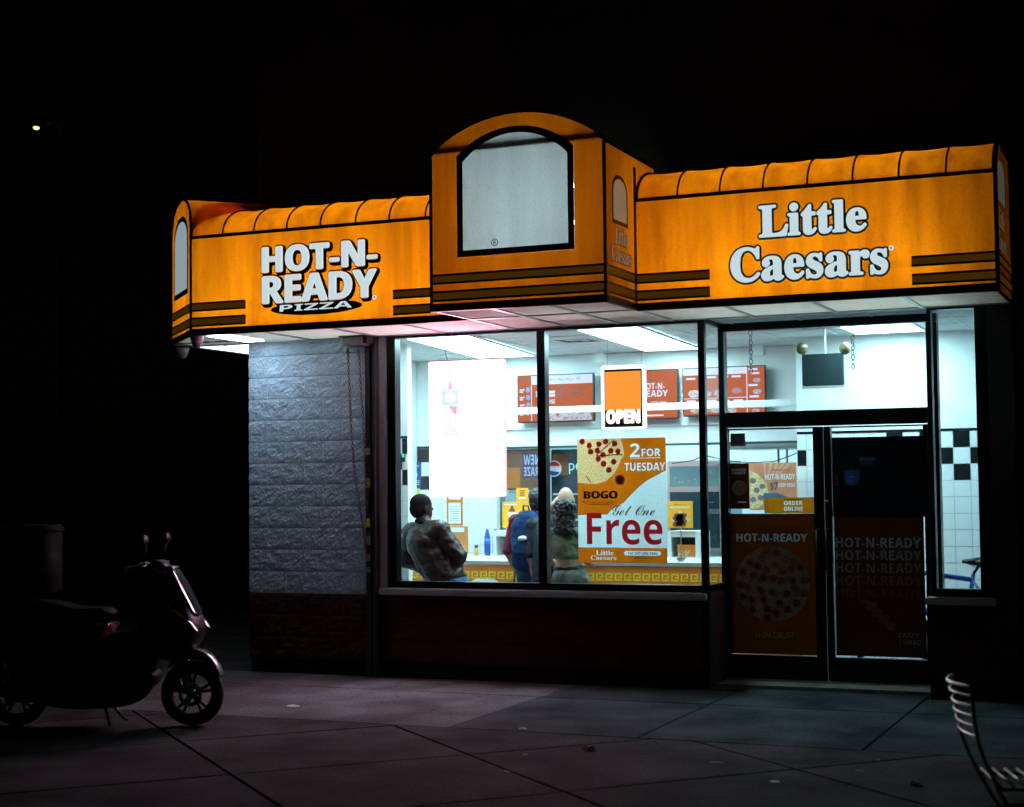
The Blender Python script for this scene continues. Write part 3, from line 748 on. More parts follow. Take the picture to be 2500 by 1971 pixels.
for _ in range(7): q.prism(disc(rr.uniform(.06, b-a-.08), rr.uniform(z1-.24, z1-.09), .012, n=10), pl.p, .004, .008)
q.build('knob', steel, t)
t, a, b, z0, z1 = cab('extractor_hood', 'long pale stainless hood across the kitchen behind the left door', 'hood', 3.5, 1770, 1950, 1082, 1092, .9, stain, False)
q = MB(); q.box(a, b, 3.52, 4.3, z0-.012, z0-.004); q.build('baffle', stain, t)
q = MB(); [q.tube([(onY(px, 1100, 3.8).x, 3.8, 1.2), (onY(px, 1100, 3.8).x, 3.8, z0-.012)], .014) for px in (1900, 1921)]; q.build('drop_pipe', stain, t)
q = MB(); c0 = [onY(px, py, 2.6) for px, py in ((1640, 1132), (1690, 1125), (1720, 1112), (1775, 1125), (1830, 1130), (1890, 1127), (1925, 1115), (1946, 1106))]
q.tube(c0, .006, 6); tag(q.build('power_cable', pr_black, None, True), 'drooping black cable strung in front of the kitchen', 'cable')
a, b, z0, z1 = pxbox(2.02, 1828, 1946, 1131, 1245)
t = thing('promo_board', 'pale orange board with pizza and hot-n-ready lettering seen through the left door', 'sign', ((a+b)/2, 2.02, z0))
q = MB(); q.bbox(a, b, 2.02, 2.035, z0, z1, .003); q.build('board', M('board_salmon', (.62, .22, .11), .5), t)
q = MB(); q.tube([((a+b)/2, 2.05, .99), ((a+b)/2, 2.05, z1-.05)], .01); q.build('stand', steel, t)
pl = facing((a, 2.02, z0)); w, h = b-a, z1-z0
q = MB(); [q.prism([(.35*w, .5*h), (w*(.35+.9*math.cos(g)), h*(.5+.49*min(1, 1.2*math.sin(g)))), (w*(.35+.9*math.cos(g+.07)), h*(.5+.49*min(1, 1.2*math.sin(g+.07))))], pl.p, .001, .0014) for g in [R(35+i*9) for i in range(7)] if .35+.9*math.cos(g) < .99]; q.build('ray_print', M('ray_pale', (.68, .33, .22), .5), t)
q = MB(); q.prism([(0.01, .02*h), (.18*w, .03*h), (.36*w, .16*h), (.42*w, .33*h), (.36*w, .56*h), (.2*w, .76*h), (.01, .84*h)], pl.p, .002, .0026); q.build('pizza_print', pr_cream, t)
q = MB(); [q.prism(disc(u*w, v*h, .03, .026), pl.p, .003, .0036) for u, v in ((.08, .62), (.16, .42), (.28, .5), (.08, .22), (.24, .26))]; q.build('topping_print', M('print_mauve', (.22, .13, .15), .6), t)
q = MB(); q.prism([(.3*w, .12*h), (.75*w, .12*h), (.85*w, .2*h), (.8*w, .28*h), (.6*w, .36*h), (.3*w, .36*h)], pl.p, .004, .0046); q.build('cup_print', M('print_teal', (.03, .12, .18), .5), t)
text(pl, 'Summer of', .46*w, .80*h, .42*w, .09*h, .002, 'lettering', pr_brown, t, 'script', skew=.2)
text(pl, 'HOT-N-READY', .34*w, .64*h, .63*w, .12*h, .005, 'lettering', pr_white, t)
text(pl, '$7', .45*w, .40*h, .16*w, .19*h, .005, 'lettering', M('print_slate', (.05, .07, .11), .5), t)
text(pl, 'DEEP DISH', .62*w, .48*h, .34*w, .08*h, .005, 'lettering', pr_white, t)

# ------------------------------------------------------------ hanging things under the ceiling
ya = 1.1
a, b, z0, z1 = pxbox(ya, 1957, 2060, 866, 940)
t = thing('emergency_light', 'dark grey emergency sign box with two round lamps hanging on a rod', 'emergency light', ((a+b)/2, ya, z0))
q = MB(); q.bbox(a, b, ya, ya+.06, z0, z1, .006); q.build('housing', M('sign_grey', (.05, .085, .095), .35), t)
q = MB(); q.box(a-.006, b+.006, ya-.004, ya+.064, z0-.02, z0); q.build('base_trim', white_gloss, t)
q = MB(); q.tube([((a+b)/2+.02, ya+.03, z1), ((a+b)/2+.02, ya+.03, ZCE)], .009); q.build('rod', white_gloss, t)
for sx, px in ((-1, 1957), (1, 2064)):
    c = onY(px, 851, ya); q = MB(); ax = Vector((-.5*sx, -.8, -.25))
    q.lathe([(.012, -.05), (.035, -.045), (.052, -.015), (.055, .012), (.05, .026), (.0, .03)], c, ax); lp = q.build('lamp_head', M('lamp_olive', (.30, .27, .13), .3, .4), t, True)
    q = MB(); q.tube([c, (c.x-sx*.02, ya+.03, z1)], .008); q.build('lamp_arm', M('lamp_olive', (.3, .27, .13)), lp)
def chain(label, path, mat, link_l=.032, r=.0028, name='hanging_chain', parent=None):
    mb = MB(); path = [Vector(p) for p in path]; acc = 0; k = 0
    for i in range(len(path)-1):
        a_, b_ = path[i], path[i+1]; L = (b_-a_).length; d = (b_-a_)/L; n_ = max(1, int(L/(link_l*.78)))
        s1 = d.orthogonal().normalized(); s2 = d.cross(s1)
        for j in range(n_):
            c_ = a_+d*(L*(j+.5)/n_); s = s1 if k % 2 else s2; k += 1
            h_ = link_l/2; w_ = link_l*.3
            mb.tube([c_-d*h_, c_-d*h_*.5+s*w_, c_+d*h_*.5+s*w_, c_+d*h_, c_+d*h_*.5-s*w_, c_-d*h_*.5-s*w_, c_-d*h_], r, 5, False)
    o = mb.build(name, mat, parent)
    return tag(o, label, 'chain', 'loose chains behind the transom') if label else o
for lab, px, y0, y1 in (('loose chain hanging in front of the last menu screen', 1834, 795, 912), ('loose chain hanging right of the emergency lamps', 2083, 790, 902)):
    c = onY(px, y1, .85); chain(lab, [(c.x, .85, ZCE), (c.x, .85, c.z)], M('chain_dark', (.04, .045, .05), .4, .8), .05, .004)
for lab, px, py, s in (('square ceiling vent above the right window pane', 1408, 826, .42), ('square ceiling vent above the emergency lamps', 1985, 793, .42)):
    c = onZ(px, py, ZCE); t = thing('ceiling_vent', lab, 'vent', (c.x, c.y, ZCE), 'square ceiling vents')
    for k in range(4):
        e = s/2*(1-k*.24); q = MB()
        for g_ in range(4):
            m_ = Matrix.Rotation(g_*math.pi/2, 3, 'Z'); pts = [m_ @ Vector(p) for p in ((-e, -e, -.004-.004*k), (e, -e, -.004-.004*k), (e-.035, -e+.035, -.024-.002*k), (-e+.035, -e+.035, -.024-.002*k))]
            q.add([(p.x+c.x, p.y+c.y, p.z+ZCE) for p in pts], [(0, 1, 2, 3)])
        q.build('louvre', white_paint if k % 2 == 0 else M('vent_grey', (.2, .24, .26), .5), t)
for lab, px, py in (('small white speaker box under the ceiling above the open sign', 1459, 874), ('small white speaker box under the ceiling near the last menu screen', 1851, 855)):
    c = onY(px, py, 2.6); t = thing('wall_speaker', lab, 'speaker', (c.x, 2.6, c.z), 'white speakers under the ceiling')
    q = MB(); q.bbox(c.x-.055, c.x+.055, 2.6, 2.7, c.z-.05, c.z+.05, .01); q.build('case', white_paint, t)
    q = MB(); q.tube([(c.x, 2.66, c.z+.05), (c.x, 2.66, ZCE)], .012); q.build('bracket', white_paint, t)
# ============================================================ backlit awning
fab = fabric('awning_vinyl', (.90, .248, .003), (.52, .120, .002))
fab_box = fabric('awning_vinyl_box', (.78, .205, .003), (.58, .14, .002))
fab_white = fabric('awning_vinyl_white', (.60, .80, .86), (.5, .68, .74))
soff = fabric('soffit_acrylic', (.84, .88, .86), (.74, .78, .75), .6)
trim = M('awning_trim', (.018, .008, .004), .45)
band_br = M('stripe_brown', (.05, .025, .002), .6, emit=(.09, .036, .002), es=.5)
alu = M('soffit_frame', (.28, .27, .28), .3, .85, var=.1)
inner = M('awning_inner_white', (.7, .7, .68), .7)
tube_m = M('fluorescent_tube', (.9, .9, .9), .4, emit=(.86, 1.0, 1.0), es=15.0, var=0)
tube_dim = M('fluorescent_tube_old', (.9, .9, .9), .4, emit=(.86, 1.0, 1.0), es=12.0, var=0)
letter_w = M('backlit_letter', (.5, .6, .62), .5, emit=(.66, .80, .84), es=.86, var=.03)
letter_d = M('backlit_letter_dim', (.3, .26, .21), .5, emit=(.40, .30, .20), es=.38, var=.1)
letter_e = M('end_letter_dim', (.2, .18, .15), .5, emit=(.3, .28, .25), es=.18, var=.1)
panel_c = M('corner_medallion', (.4, .48, .5), .5, emit=(.5, .66, .70), es=.5, var=.12)
fab_end = fabric('awning_vinyl_end_dim', (.22, .055, .002), (.15, .035, .001), .5)  # end cap's weak backlight put into a darker, less translucent vinyl
ring_o = M('letter_rim_orange', (.5, .2, .1), .5, emit=(.75, .30, .12), es=.8)
aw = thing('shop_awning', 'backlit orange awning with arched centre sign and stacked white lettering', 'awning', (3.5, -.5, 3.1))
YF, ZB, ZT, AB, BB = -1.0, 3.155, 3.985, .46, .28
STR = ((3.396, 3.379, 0), (3.379, 3.331, 1), (3.331, 3.314, 0), (3.263, 3.246, 0), (3.246, 3.194, 1), (3.194, 3.177, 0))
def stripes(pl, u0, u1, parent, dz=0.0):
    k = MB(); b = MB()
    for z1, z0, br in STR: (b if br else k).prism(rect(u0, u1, z0+dz, z1+dz), pl.p, .002 if br else .003, .004 if br else .005)
    k.build('black_stripe', trim, parent); b.build('brown_stripe', band_br, parent)
def lamps(parent, lst, mat):
    for p0, p1 in lst:
        q = MB(); q.tube([p0, p1], .019, 10); q.build('tube_lamp', mat, parent, True)
def soffit(parent, cells, z=3.115):
    """every translucent panel its own piece, in a metal grid"""
    f = MB()
    for (x0, x1, y0, y1) in cells:
        q = MB(); q.box(x0+.014, x1-.014, y0+.014, y1-.014, z, z+.004); q.build('soffit_panel', soff, parent)
        for a in ((x0, x1, y0, y0+.016), (x0, x1, y1-.016, y1), (x0, x0+.016, y0+.016, y1-.016), (x1-.016, x1, y0+.016, y1-.016)): f.box(*a, z-.010, z+.012)
    f.build('soffit_frame', alu, parent)
def wing(x0, x1, xr, stripes_u, tubes, mat_tube, seg=.345, first=None):
    pl = facing((0, YF, 0))
    n = 40; q = MB(); nz = 8
    vs = []; fs = []
    for k in range(nz+1):
        for i in range(n+1):
            x = x0+(x1-x0)*i/n; z = ZB+(ZT-ZB)*k/nz
            y = YF+.006*math.sin(math.pi*k/nz)*(1+noise.noise(Vector((x*3, z*2, 1))))
            vs.append((x, y, z))
    fs = [(k*(n+1)+i, k*(n+1)+i+1, (k+1)*(n+1)+i+1, (k+1)*(n+1)+i) for k in range(nz) for i in range(n)]
    q.add(vs, fs); w = q.build('front_panel', fab, aw, True)
    # barrel segments sagging between the ribs
    ribs = xr
    for i in range(len(ribs)-1):
        a, b = ribs[i], ribs[i+1]; vs = []; N, K = 10, 10
        for k in range(K+1):
            th = math.pi/2*k/K
            for j in range(N+1):
                s = j/N; sag = .0085*math.sin(math.pi*s)*math.sin(th)**.7*(1 if s > .5 else 1.15)
                vs.append((a+(b-a)*s, YF+(AB)*(1-math.cos(th))+sag*.25, ZT+(BB-sag)*math.sin(th)))
        q = MB(); q.add(vs, [(k*(N+1)+j, k*(N+1)+j+1, (k+1)*(N+1)+j+1, (k+1)*(N+1)+j) for k in range(K) for j in range(N)]); q.build('barrel_panel', fab, w, True)
    for x in ribs[1:-1]:
        q = MB(); q.tube([(x, YF-.004+AB*(1-math.cos(math.pi/2*k/10)), ZT+.004+BB*math.sin(math.pi/2*k/10)) for k in range(11)]+[(x, -.03, ZT+BB+.004)], .008, 8); q.build('rib', trim, w, True)
    for x in (ribs[0]+.006, ribs[-1]-.006):
        q = MB(); q.tube([(x, YF-.004+AB*(1-math.cos(math.pi/2*k/10)), ZT+.004+BB*math.sin(math.pi/2*k/10)) for k in range(11)]+[(x, -.03, ZT+BB+.004)], .013, 8); q.build('end_rib', trim, w, True)
    q = MB(); q.bbox(x0, x1, YF-.012, YF+.012, ZT-.014, ZT+.014, .003); q.build('trim_rail', trim, w)
    q = MB(); q.bbox(x0, x1, YF-.014, YF+.03, 3.098, ZB+.004, .004); q.build('bottom_rail', trim, w)
    q = MB(); q.box(x0, x1, -.028, -.02, 3.13, ZT+BB-.05); q.build('back_panel', inner, w)  # unseen white panel added to bounce light the dark brick would absorb
    q = MB(); q.box(x0, x1, YF+AB-.03, -.02, ZT+BB-.05, ZT+BB-.034); q.build('light_block_cover', dark, w)  # opaque sheet added to keep tube light off the upper wall
    for u0, u1 in stripes_u: stripes(pl, u0, u1, w)
    lamps(w, tubes, mat_tube)
    return w, pl
U = lambda px, py: onY(px, py, YF)
# left wing
XL0, XBL, XBR, XR1 = .02, 2.775, 4.235, 7.0
ribs_l = [XL0]+[U(p, 560).x for p in (544, 620, 700, 782, 868, 950, 1039)]+[XBL]
lw_, plw = wing(XL0, XBL-.004, ribs_l, ((XL0, U(600, 790).x), (U(960, 770).x, XBL-.01)),
                [((a, y, z), (b, y, z)) for a, b in ((.25, 1.42), (1.5, 2.68)) for y, z in ((-.30, 3.31), (-.70, 3.33), (-.5, 3.80))], tube_m)
ribs_r = [XBR+.01+(XR1-XBR-.01)*i/8 for i in range(9)]
rw_, plr = wing(XBR+.004, XR1, ribs_r, ((XBR+.01, U(1734, 725).x), (U(2227, 700).x, XR1)),
                [((a, y, z), (b, y, z)) for a, b in ((4.4, 5.55), (5.62, 6.6)) for y, z in ((-.30, 3.31), (-.70, 3.33), (-.5, 3.80))], tube_m)
soffit(lw_, [(x, min(x+.69, XBL), YF+.03, -.03) for x in (.02, .71, 1.40, 2.09)])
soffit(rw_, [(x, min(x+.69, XR1), YF+.03, -.03) for x in (4.24, 4.93, 5.62, 6.31)])
# right end cap
prof = [(YF, 3.1)]+[(YF+AB*(1-math.cos(math.pi/2*k/10)), ZT+BB*math.sin(math.pi/2*k/10)) for k in range(11)]+[(-.03, ZT+BB), (-.03, 3.1)]
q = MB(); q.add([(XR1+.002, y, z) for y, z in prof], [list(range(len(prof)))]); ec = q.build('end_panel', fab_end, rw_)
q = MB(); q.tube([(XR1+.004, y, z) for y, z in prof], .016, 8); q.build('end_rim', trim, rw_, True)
ple = Plane((XR1+.003, YF, 0), (0, 1, 0), (0, 0, 1))
def arch(u0, u1, v0, vs, va, n=20):
    c = (u0+u1)/2; h = (u1-u0)/2
    return [(u0, v0), (u1, v0)]+[(c+h*math.cos(math.pi*i/n), vs+(va-vs)*math.sin(math.pi*i/n)**.85) for i in range(n+1)]
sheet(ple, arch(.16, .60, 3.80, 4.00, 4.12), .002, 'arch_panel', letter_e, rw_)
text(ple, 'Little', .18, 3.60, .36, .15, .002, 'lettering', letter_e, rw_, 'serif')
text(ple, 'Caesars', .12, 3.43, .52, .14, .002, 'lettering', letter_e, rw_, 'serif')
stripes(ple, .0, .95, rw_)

# lettering on the left wing
def span(wpl, a, b, py0, py1): return U(a, py0).x, U(b, py1).x
x0, x1 = U(643.5, 640).x, U(920, 617).x
za, zb_ = U(643.6, 667).z, U(645.5, 605).z
rd0, rd1 = U(643.6, 742).z, U(643.6, 677).z
for (g_, mt, t_, nm, dx, dy) in ((.026, trim, .003, 'letter_shadow', .016, -.013), (.021, trim, .0065, 'letter_outline', 0, 0), (.009, ring_o, .010, 'letter_rim', 0, 0), (.003, letter_w, .0135, 'lettering', 0, 0)):
    text(plw, 'HOT-N-', x0, za, x1-x0, zb_-za, t_, nm, mt, lw_, 'sans', dx=dx, dy=dy, bold=.013, grow=g_)
    text(plw, 'READY', x0, rd0, x1-x0-.005, rd1-rd0, t_, nm, mt, lw_, 'sans', dx=dx, dy=dy, bold=.013, grow=g_)
c = U(773, 751); hw_ = (U(885, 745).x-U(662, 755).x)/2
sheet(plw, disc(c.x, c.z, hw_, .062), .0095, 'oval_panel', trim, lw_, .002)
text(plw, 'PIZZA', U(684, 757).x, U(700, 761).z, U(861, 748).x-U(684, 757).x, .058, .0135, 'lettering', letter_w, lw_, 'sans', skew=.12)
c = U(915, 726); sheet(plw, disc(c.x, c.z, .02), .004, 'mark_ring', letter_w, lw_); text(plw, 'R', c.x-.008, c.z-.009, .016, .018, .0062, 'mark_letter', trim, lw_, 'sans')
# lettering on the right wing
rim_t = M('letter_rim_teal', (.03, .1, .12), .5, emit=(.04, .14, .16), es=.6)
for (g_, mt, t_, nm) in ((.024, trim, .003, 'letter_outline'), (.012, rim_t, .0065, 'letter_rim'), (.0075, letter_w, .010, 'lettering')):
    a, b = U(1855, 540), U(2114, 530); z0 = U(1853, 581).z
    text(plr, 'Little', a.x, z0, b.x-a.x, U(2058, 482).z-z0-.02, t_, nm, mt, rw_, 'serif', grow=g_)
    a, b = U(1786, 652), U(2166, 640); z0 = U(1800, 690).z
    text(plr, 'Caesars', a.x, z0, b.x-a.x, U(1841, 605).z-z0, t_, nm, mt, rw_, 'serif', grow=g_)
c = U(2176, 606); sheet(plr, disc(c.x, c.z, .02), .004, 'mark_ring', letter_w, rw_); text(plr, 'R', c.x-.008, c.z-.009, .016, .018, .0062, 'mark_letter', trim, rw_, 'sans')

# centre box with arched face
BY = -1.71; BDEP = -.50
UB = lambda px, py: onY(px, py, BY)
def boxtop(x):
    c = (XBL+XBR)/2; h = (XBR-XBL)/2; d = abs(x-c)
    if d > h-.08: return 4.325+(h-d)/.08*.085
    c_ = h-.08; Rr = (c_*c_+.205*.205)/(2*.205); return 4.615-Rr+math.sqrt(Rr*Rr-d*d)
top = [(XBL+(XBR-XBL)*i/48, boxtop(XBL+(XBR-XBL)*i/48)) for i in range(49)]
plb = facing((0, BY, 0))
sx0, sx1, sz0 = UB(1117, 630).x, UB(1403, 602).x, UB(1117, 629).z
sze, sza = UB(1112.4, 383.5).z, UB(1277.5, 305.5).z
def signtop(x, ins=0):
    d = x-(sx0+sx1)/2; c_ = (sx1-sx0)/2; r_ = sza-sze; Rr = (c_*c_+r_*r_)/(2*r_); return sza-Rr+math.sqrt(Rr*Rr-d*d)-ins
N = 48
outer = [(x, z) for x, z in top]
ins = lambda e: [(sx0+e+(sx1-sx0-2*e)*i/N, signtop(sx0+(sx1-sx0)*i/N, e)) for i in range(N+1)]
def strip(lo, hi, t, mat, name, parent):
    q = MB(); n_ = len(lo); q.add([plb.p(u, v, t) for u, v in lo]+[plb.p(u, v, t) for u, v in hi], [(i, i+1, n_+i+1, n_+i) for i in range(n_-1)]); return q.build(name, mat, parent, False)
q = MB(); n_ = N+1
fo = ins(0)
q.add([plb.p(u, v) for u, v in fo]+[plb.p(u, v) for u, v in outer], [(i, i+1, n_+i+1, n_+i) for i in range(N)])
q.add([plb.p(*p) for p in ((XBL, ZB), (sx0, ZB), (sx0, sz0), (sx0, fo[0][1]), (XBL, outer[0][1]))], [(0, 1, 2, 3, 4)])
q.add([plb.p(*p) for p in ((sx1, ZB), (XBR, ZB), (XBR, outer[-1][1]), (sx1, fo[-1][1]), (sx1, sz0))], [(0, 1, 2, 3, 4)])
q.add([plb.p(*p) for p in ((sx0, ZB), (sx1, ZB), (sx1, sz0), (sx0, sz0))], [(0, 1, 2, 3)])
box = q.build('arched_box', fab_box, aw)
fi = ins(.05)
q = MB(); q.add([plb.p(u, v, .004) for u, v in fo]+[plb.p(u, v, .004) for u, v in fi], [(n_+i, n_+i+1, i+1, i) for i in range(N)])
for a in (((sx0, sz0), (sx0+.05, sz0+.05), (fi[0]), (fo[0])), ((sx1, sz0), (fo[-1]), (fi[-1]), (sx1-.05, sz0+.05)), ((sx0, sz0), (sx1, sz0), (sx1-.05, sz0+.05), (sx0+.05, sz0+.05))):
    q.add([plb.p(*p, .004) for p in a], [(0, 1, 2, 3)])
q.build('sign_border', trim, box)
q = MB(); pts = [(sx0+.05, sz0+.05), (sx1-.05, sz0+.05)]+fi[::-1]; q.add([plb.p(*p, .001) for p in pts], [list(range(len(pts)))]); q.build('sign_panel', fab_white, box)
c = UB(1208, 592); q = MB(); q.torus(plb.p(c.x, c.z, .003), (0, -1, 0), .026, .003, 24, 6); q.build('mark_ring', trim, box); text(plb, 'R', c.x-.011, c.z-.013, .022, .026, .003, 'mark_letter', trim, box, 'sans')
# roof and side of the box
q = MB(); q.add([(x, BY, z) for x, z in top]+[(x, BDEP, z) for x, z in top], [(i, i+1, 49+i+1, 49+i) for i in range(48)]); q.build('arched_roof', M('box_roof_dark', (.02, .012, .008), .7), box, True)  # unseen roof made opaque so no light spills onto the wall above
for X, nm in ((XBR, 'side_panel'), (XBL, 'side_panel')):
    q = MB(); q.add([(X, BY, ZB), (X, BDEP, ZB), (X, BDEP, 4.325), (X, BY, 4.325)], [(0, 1, 2, 3)]); q.build(nm, fab_box, box)
pls = Plane((XBR, BY, 0), (0, 1, 0), (0, 0, 1))
stripes(plb, XBL, XBR, box); stripes(pls, 0, .70, box)
sheet(pls, arch(.16, .52, 3.73, 3.98, 4.12), .002, 'arch_border', trim, box); sheet(pls, arch(.19, .49, 3.76, 3.97, 4.09), .004, 'arch_panel', letter_d, box)
text(pls, 'Little', .21, 3.575, .29, .135, .003, 'letter_outline', trim, box, 'serif', grow=.008); text(pls, 'Little', .21, 3.575, .29, .135, .0062, 'lettering', letter_d, box, 'serif')
text(pls, 'Caesars', .13, 3.435, .46, .125, .003, 'letter_outline', trim, box, 'serif', grow=.008); text(pls, 'Caesars', .13, 3.435, .46, .125, .0062, 'lettering', letter_d, box, 'serif')
for X in (XBL, XBR):
    q = MB(); q.bbox(X-.012, X+.012, BY-.012, BY+.012, 3.10, 4.325, .003); q.build('corner_rail', trim, box)
q = MB(); q.bbox(XBR-.006, XBR+.010, YF-.03, YF+.01, 3.10, 4.25, .003); q.build('corner_rail', trim, box)
q = MB(); q.bbox(XBL-.014, XBR+.014, BY-.014, BY+.02, 3.098, ZB+.004, .004); q.build('bottom_rail', trim, box)
q = MB(); q.bbox(XBR-.02, XBR+.014, BY+.021, YF-.03, 3.098, ZB+.004, .004); q.build('bottom_rail', trim, box)
q = MB(); q.box(XBL+.02, XBR-.02, BY+.012, BY+.05, 4.345, 4.385); q.build('frame_bar', dark, box)
q = MB(); q.prism([(XBL+.005, 3.13), (XBR-.005, 3.13)]+[(x, z-.004) for x, z in top[::-1]][1:-1], facing((0, 0, 0)).p, -BDEP-.006, -BDEP-.001); q.build('back_panel', inner, box)
q = MB(); q.box(XBL+.01, XBR-.01, BDEP, -.02, 3.9, 3.915); q.box(XBL+.01, XBR-.01, -.03, -.02, 3.13, 3.9); q.build('rear_cover', dark, box)
lamps(box, [((2.95, -1.0, z), (4.1, -1.0, z)) for z in (3.45, 3.85, 4.15)], tube_dim)
soffit(box, [(x, x+.486, BY+.025, YF+.02) for x in (2.777, 3.263, 3.749)]+[(x, x+.486, YF+.025, -.03) for x in (2.777, 3.263, 3.749)])

# corner sign on the chamfer and the side return
S = .67; CL = Vector((XL0-S, YF+S, 0)); uch = Vector((1, -1, 0)).normalized(); wch = S*math.sqrt(2)
plc = Plane(CL, uch, (0, 0, 1)); inn = -plc.n
ctop = lambda u: 4.14+.26*math.sqrt(max(0, 1-((u-wch/2)/(wch/2))**2))
prof = [(wch/2*(1-math.cos(math.pi*i/24)), ctop(wch/2*(1-math.cos(math.pi*i/24)))) for i in range(25)]
q = MB(); q.add([plc.p(0, ZB), plc.p(wch, ZB)]+[plc.p(*p) for p in prof[::-1]], [list(range(27))]); crn = q.build('corner_box', fab, aw)
q = MB(); n_ = len(prof); q.add([plc.p(*p) for p in prof]+[plc.p(*p)+inn*.75 for p in prof], [(i, i+1, n_+i+1, n_+i) for i in range(n_-1)]); q.build('arched_roof', fab, crn, True)
q = MB(); q.add([plc.p(wch, ZT-.02), plc.p(wch, ZT-.02)+inn*.75, plc.p(wch, prof[-1][1])+inn*.75, plc.p(wch, prof[-1][1])], [(0, 1, 2, 3)]); q.build('side_panel', fab, crn)
stripes(plc, 0, wch, crn)
sheet(plc, arch(.12, wch-.12, 3.50, 4.02, 4.25), .003, 'arch_border', trim, crn); sheet(plc, arch(.165, wch-.165, 3.55, 4.0, 4.20), .005, 'arch_panel', panel_c, crn)
for u in (.0, wch):
    q = MB(); q.tube([plc.p(u, 3.1), plc.p(u, ctop(u))], .012, 8); q.build('corner_rail', trim, crn)
q = MB(); q.tube([plc.p(*p, .003) for p in prof], .012, 8); q.build('arch_rail', trim, crn)
q = MB(); q.tube([plc.p(0, 3.125), plc.p(wch, 3.125)], .03, 8); q.build('bottom_rail', trim, crn)
SX = XL0-S; SY1 = 4.6
q = MB(); q.add([(SX, YF+S, ZB), (SX, SY1, ZB), (SX, SY1, ZT), (SX, YF+S, ZT)], [(0, 1, 2, 3)]); sd = q.build('side_wing', fab, aw)
q = MB(); K = 8; q.add([(SX+.4*(1-math.cos(math.pi/2*k/K)), y, ZT+BB*math.sin(math.pi/2*k/K)) for k in range(K+1) for y in (YF+S, SY1)]+[(.08, YF+S, ZT+BB), (.08, SY1, ZT+BB)], [(2*k, 2*k+1, 2*k+3, 2*k+2) for k in range(K+1)]); q.build('barrel_panel', fab, sd, True)
q = MB(); q.bbox(SX-.014, SX+.02, YF+S, SY1, 3.098, ZB+.004, .004); q.build('bottom_rail', trim, sd)
q = MB(); q.add([(SX, SY1, 3.1), (.08, SY1, 3.1), (.08, SY1, ZT+BB), (SX, SY1, ZT)], [(0, 1, 2, 3)]); q.build('end_panel', inner, sd)
lamps(sd, [((-.32, .1, z), (-.32, 2.2, z)) for z in (3.36, 3.7)]+[((-.32, 2.4, z), (-.32, 4.4, z)) for z in (3.36, 3.7)], tube_m)
lamps(crn, [((-.42, -.18, z), (-.05, -.6, z)) for z in (3.5, 4.05)], tube_m)
lampw = M('soffit_lamp_lens', (.9, .9, .9), .4, emit=(.58, .84, 1.0), es=12.0, var=0)
lamps_ = M('soffit_lamp_side', (.9, .9, .9), .4, emit=(.70, .90, 1.0), es=3.0, var=0)
for (a0, a1, b0, b1) in ((-.29, -.03, .03, .6), (-.29, -.03, .64, 1.2), (-.62, -.33, .64, 1.2), (-.62, -.33, .03, .6)):
    q = MB(); q.box(a0, a1, b0, b1, 3.105, 3.111); q.build('soffit_lamp', lamps_, sd)
q = MB(); q.box(.10, .30, -.86, -.22, 3.100, 3.109); q.build('soffit_lamp', lampw, lw_)
soffit(sd, [(SX+.02, -.31, y, y+.6) for y in (.02, .62, 1.22, 1.82, 2.42, 3.02, 3.62)]+[(-.30, -.01, y, y+.6) for y in (.02, .62, 1.22, 1.82, 2.42, 3.02, 3.62)])
zq = 3.115
def tri(pts, nm):
    q = MB(); q.prism(pts, lambda u, v, t: Vector((u, v, zq+t)), 0, .004); q.build(nm, soff, crn)
tri([(SX+.05, YF+S+.015), (.0, YF+.05), (.0, YF+S+.015)], 'soffit_panel'); tri([(SX+.03, YF+S+.03), (.0, YF+S+.03), (.0, .0), (SX+.03, .0)], 'soffit_panel')
q = MB(); q.box(SX+.02, .02, YF+S+.014, YF+S+.031, zq-.01, zq+.012); q.box(SX+.02, .02, -.0, .016, zq-.012, zq+.012); q.box(.0, .018, YF+.03, -.0, zq-.011, zq+.011); q.build('soffit_frame', alu, crn)

# dome cameras under the corner
for lab, px, py in (('pale dome camera under the awning corner, nearer the lettering', 481, 822), ('pale dome camera under the awning corner, farthest left', 446, 850)):
    c = onZ(px, py, 3.095); t = thing('dome_camera', lab, 'security camera', (c.x, c.y, 3.09), 'dome cameras under the awning corner')
    q = MB(); q.lathe([(.06, 0), (.062, -.012), (.055, -.04), (.050, -.06)], (c.x, c.y, 3.099), (0, 0, 1)); q.build('base', M('camera_shell', (.62, .56, .62), .45), t, True)
    q = MB(); q.ball((c.x, c.y, 3.045), (.047, .047, .06)); q.build('dome', M('camera_dome', (.25, .24, .28), .12), t, True)
    q = MB(); q.box(c.x-.02, c.x+.02, c.y+.4, c.y+.41, 3.1, 3.1001) if False else q.lathe([(.03, 0), (.03, .018)], (c.x, c.y, 3.098)); q.build('mount', dark, t)

# ============================================================ shutter motor box and pull chains on the block wall
a = onY(836, 845, -.24); b = onY(876, 812, -.24)
mt = thing('shutter_motor', 'dark metal shutter motor box at the top of the block wall', 'motor box', ((a.x+b.x)/2, -.1, a.z))
q = MB(); q.bbox(a.x, b.x+.02, -.24, -.015, a.z+.005, 3.095, .006); q.build('casing', M('motor_grey', (.16, .15, .15), .5, .4), mt)
q = MB(); q.bbox(b.x-.03, b.x+.06, -.2, -.03, a.z+.02, a.z+.10, .004); q.build('gear_cover', dark, mt)
q = MB(); q.bbox(a.x-.03, b.x+.03, -.26, -.015, 3.096, 3.108, .003); q.build('lid', dark, mt)
rust = M('chain_rusty', (.12, .05, .05), .6, .6)
chain('rusty pull chain on the block wall, left one, slanting to the post', [onY(849, 850, -.12), onY(858, 1050, -.10), onY(866, 1150, -.09), onY(884, 1275, -.075), onY(893, 1330, -.08), (1.30, -.085, .98)], rust, .034, .0032)['group'] = 'pull chains on the block wall'
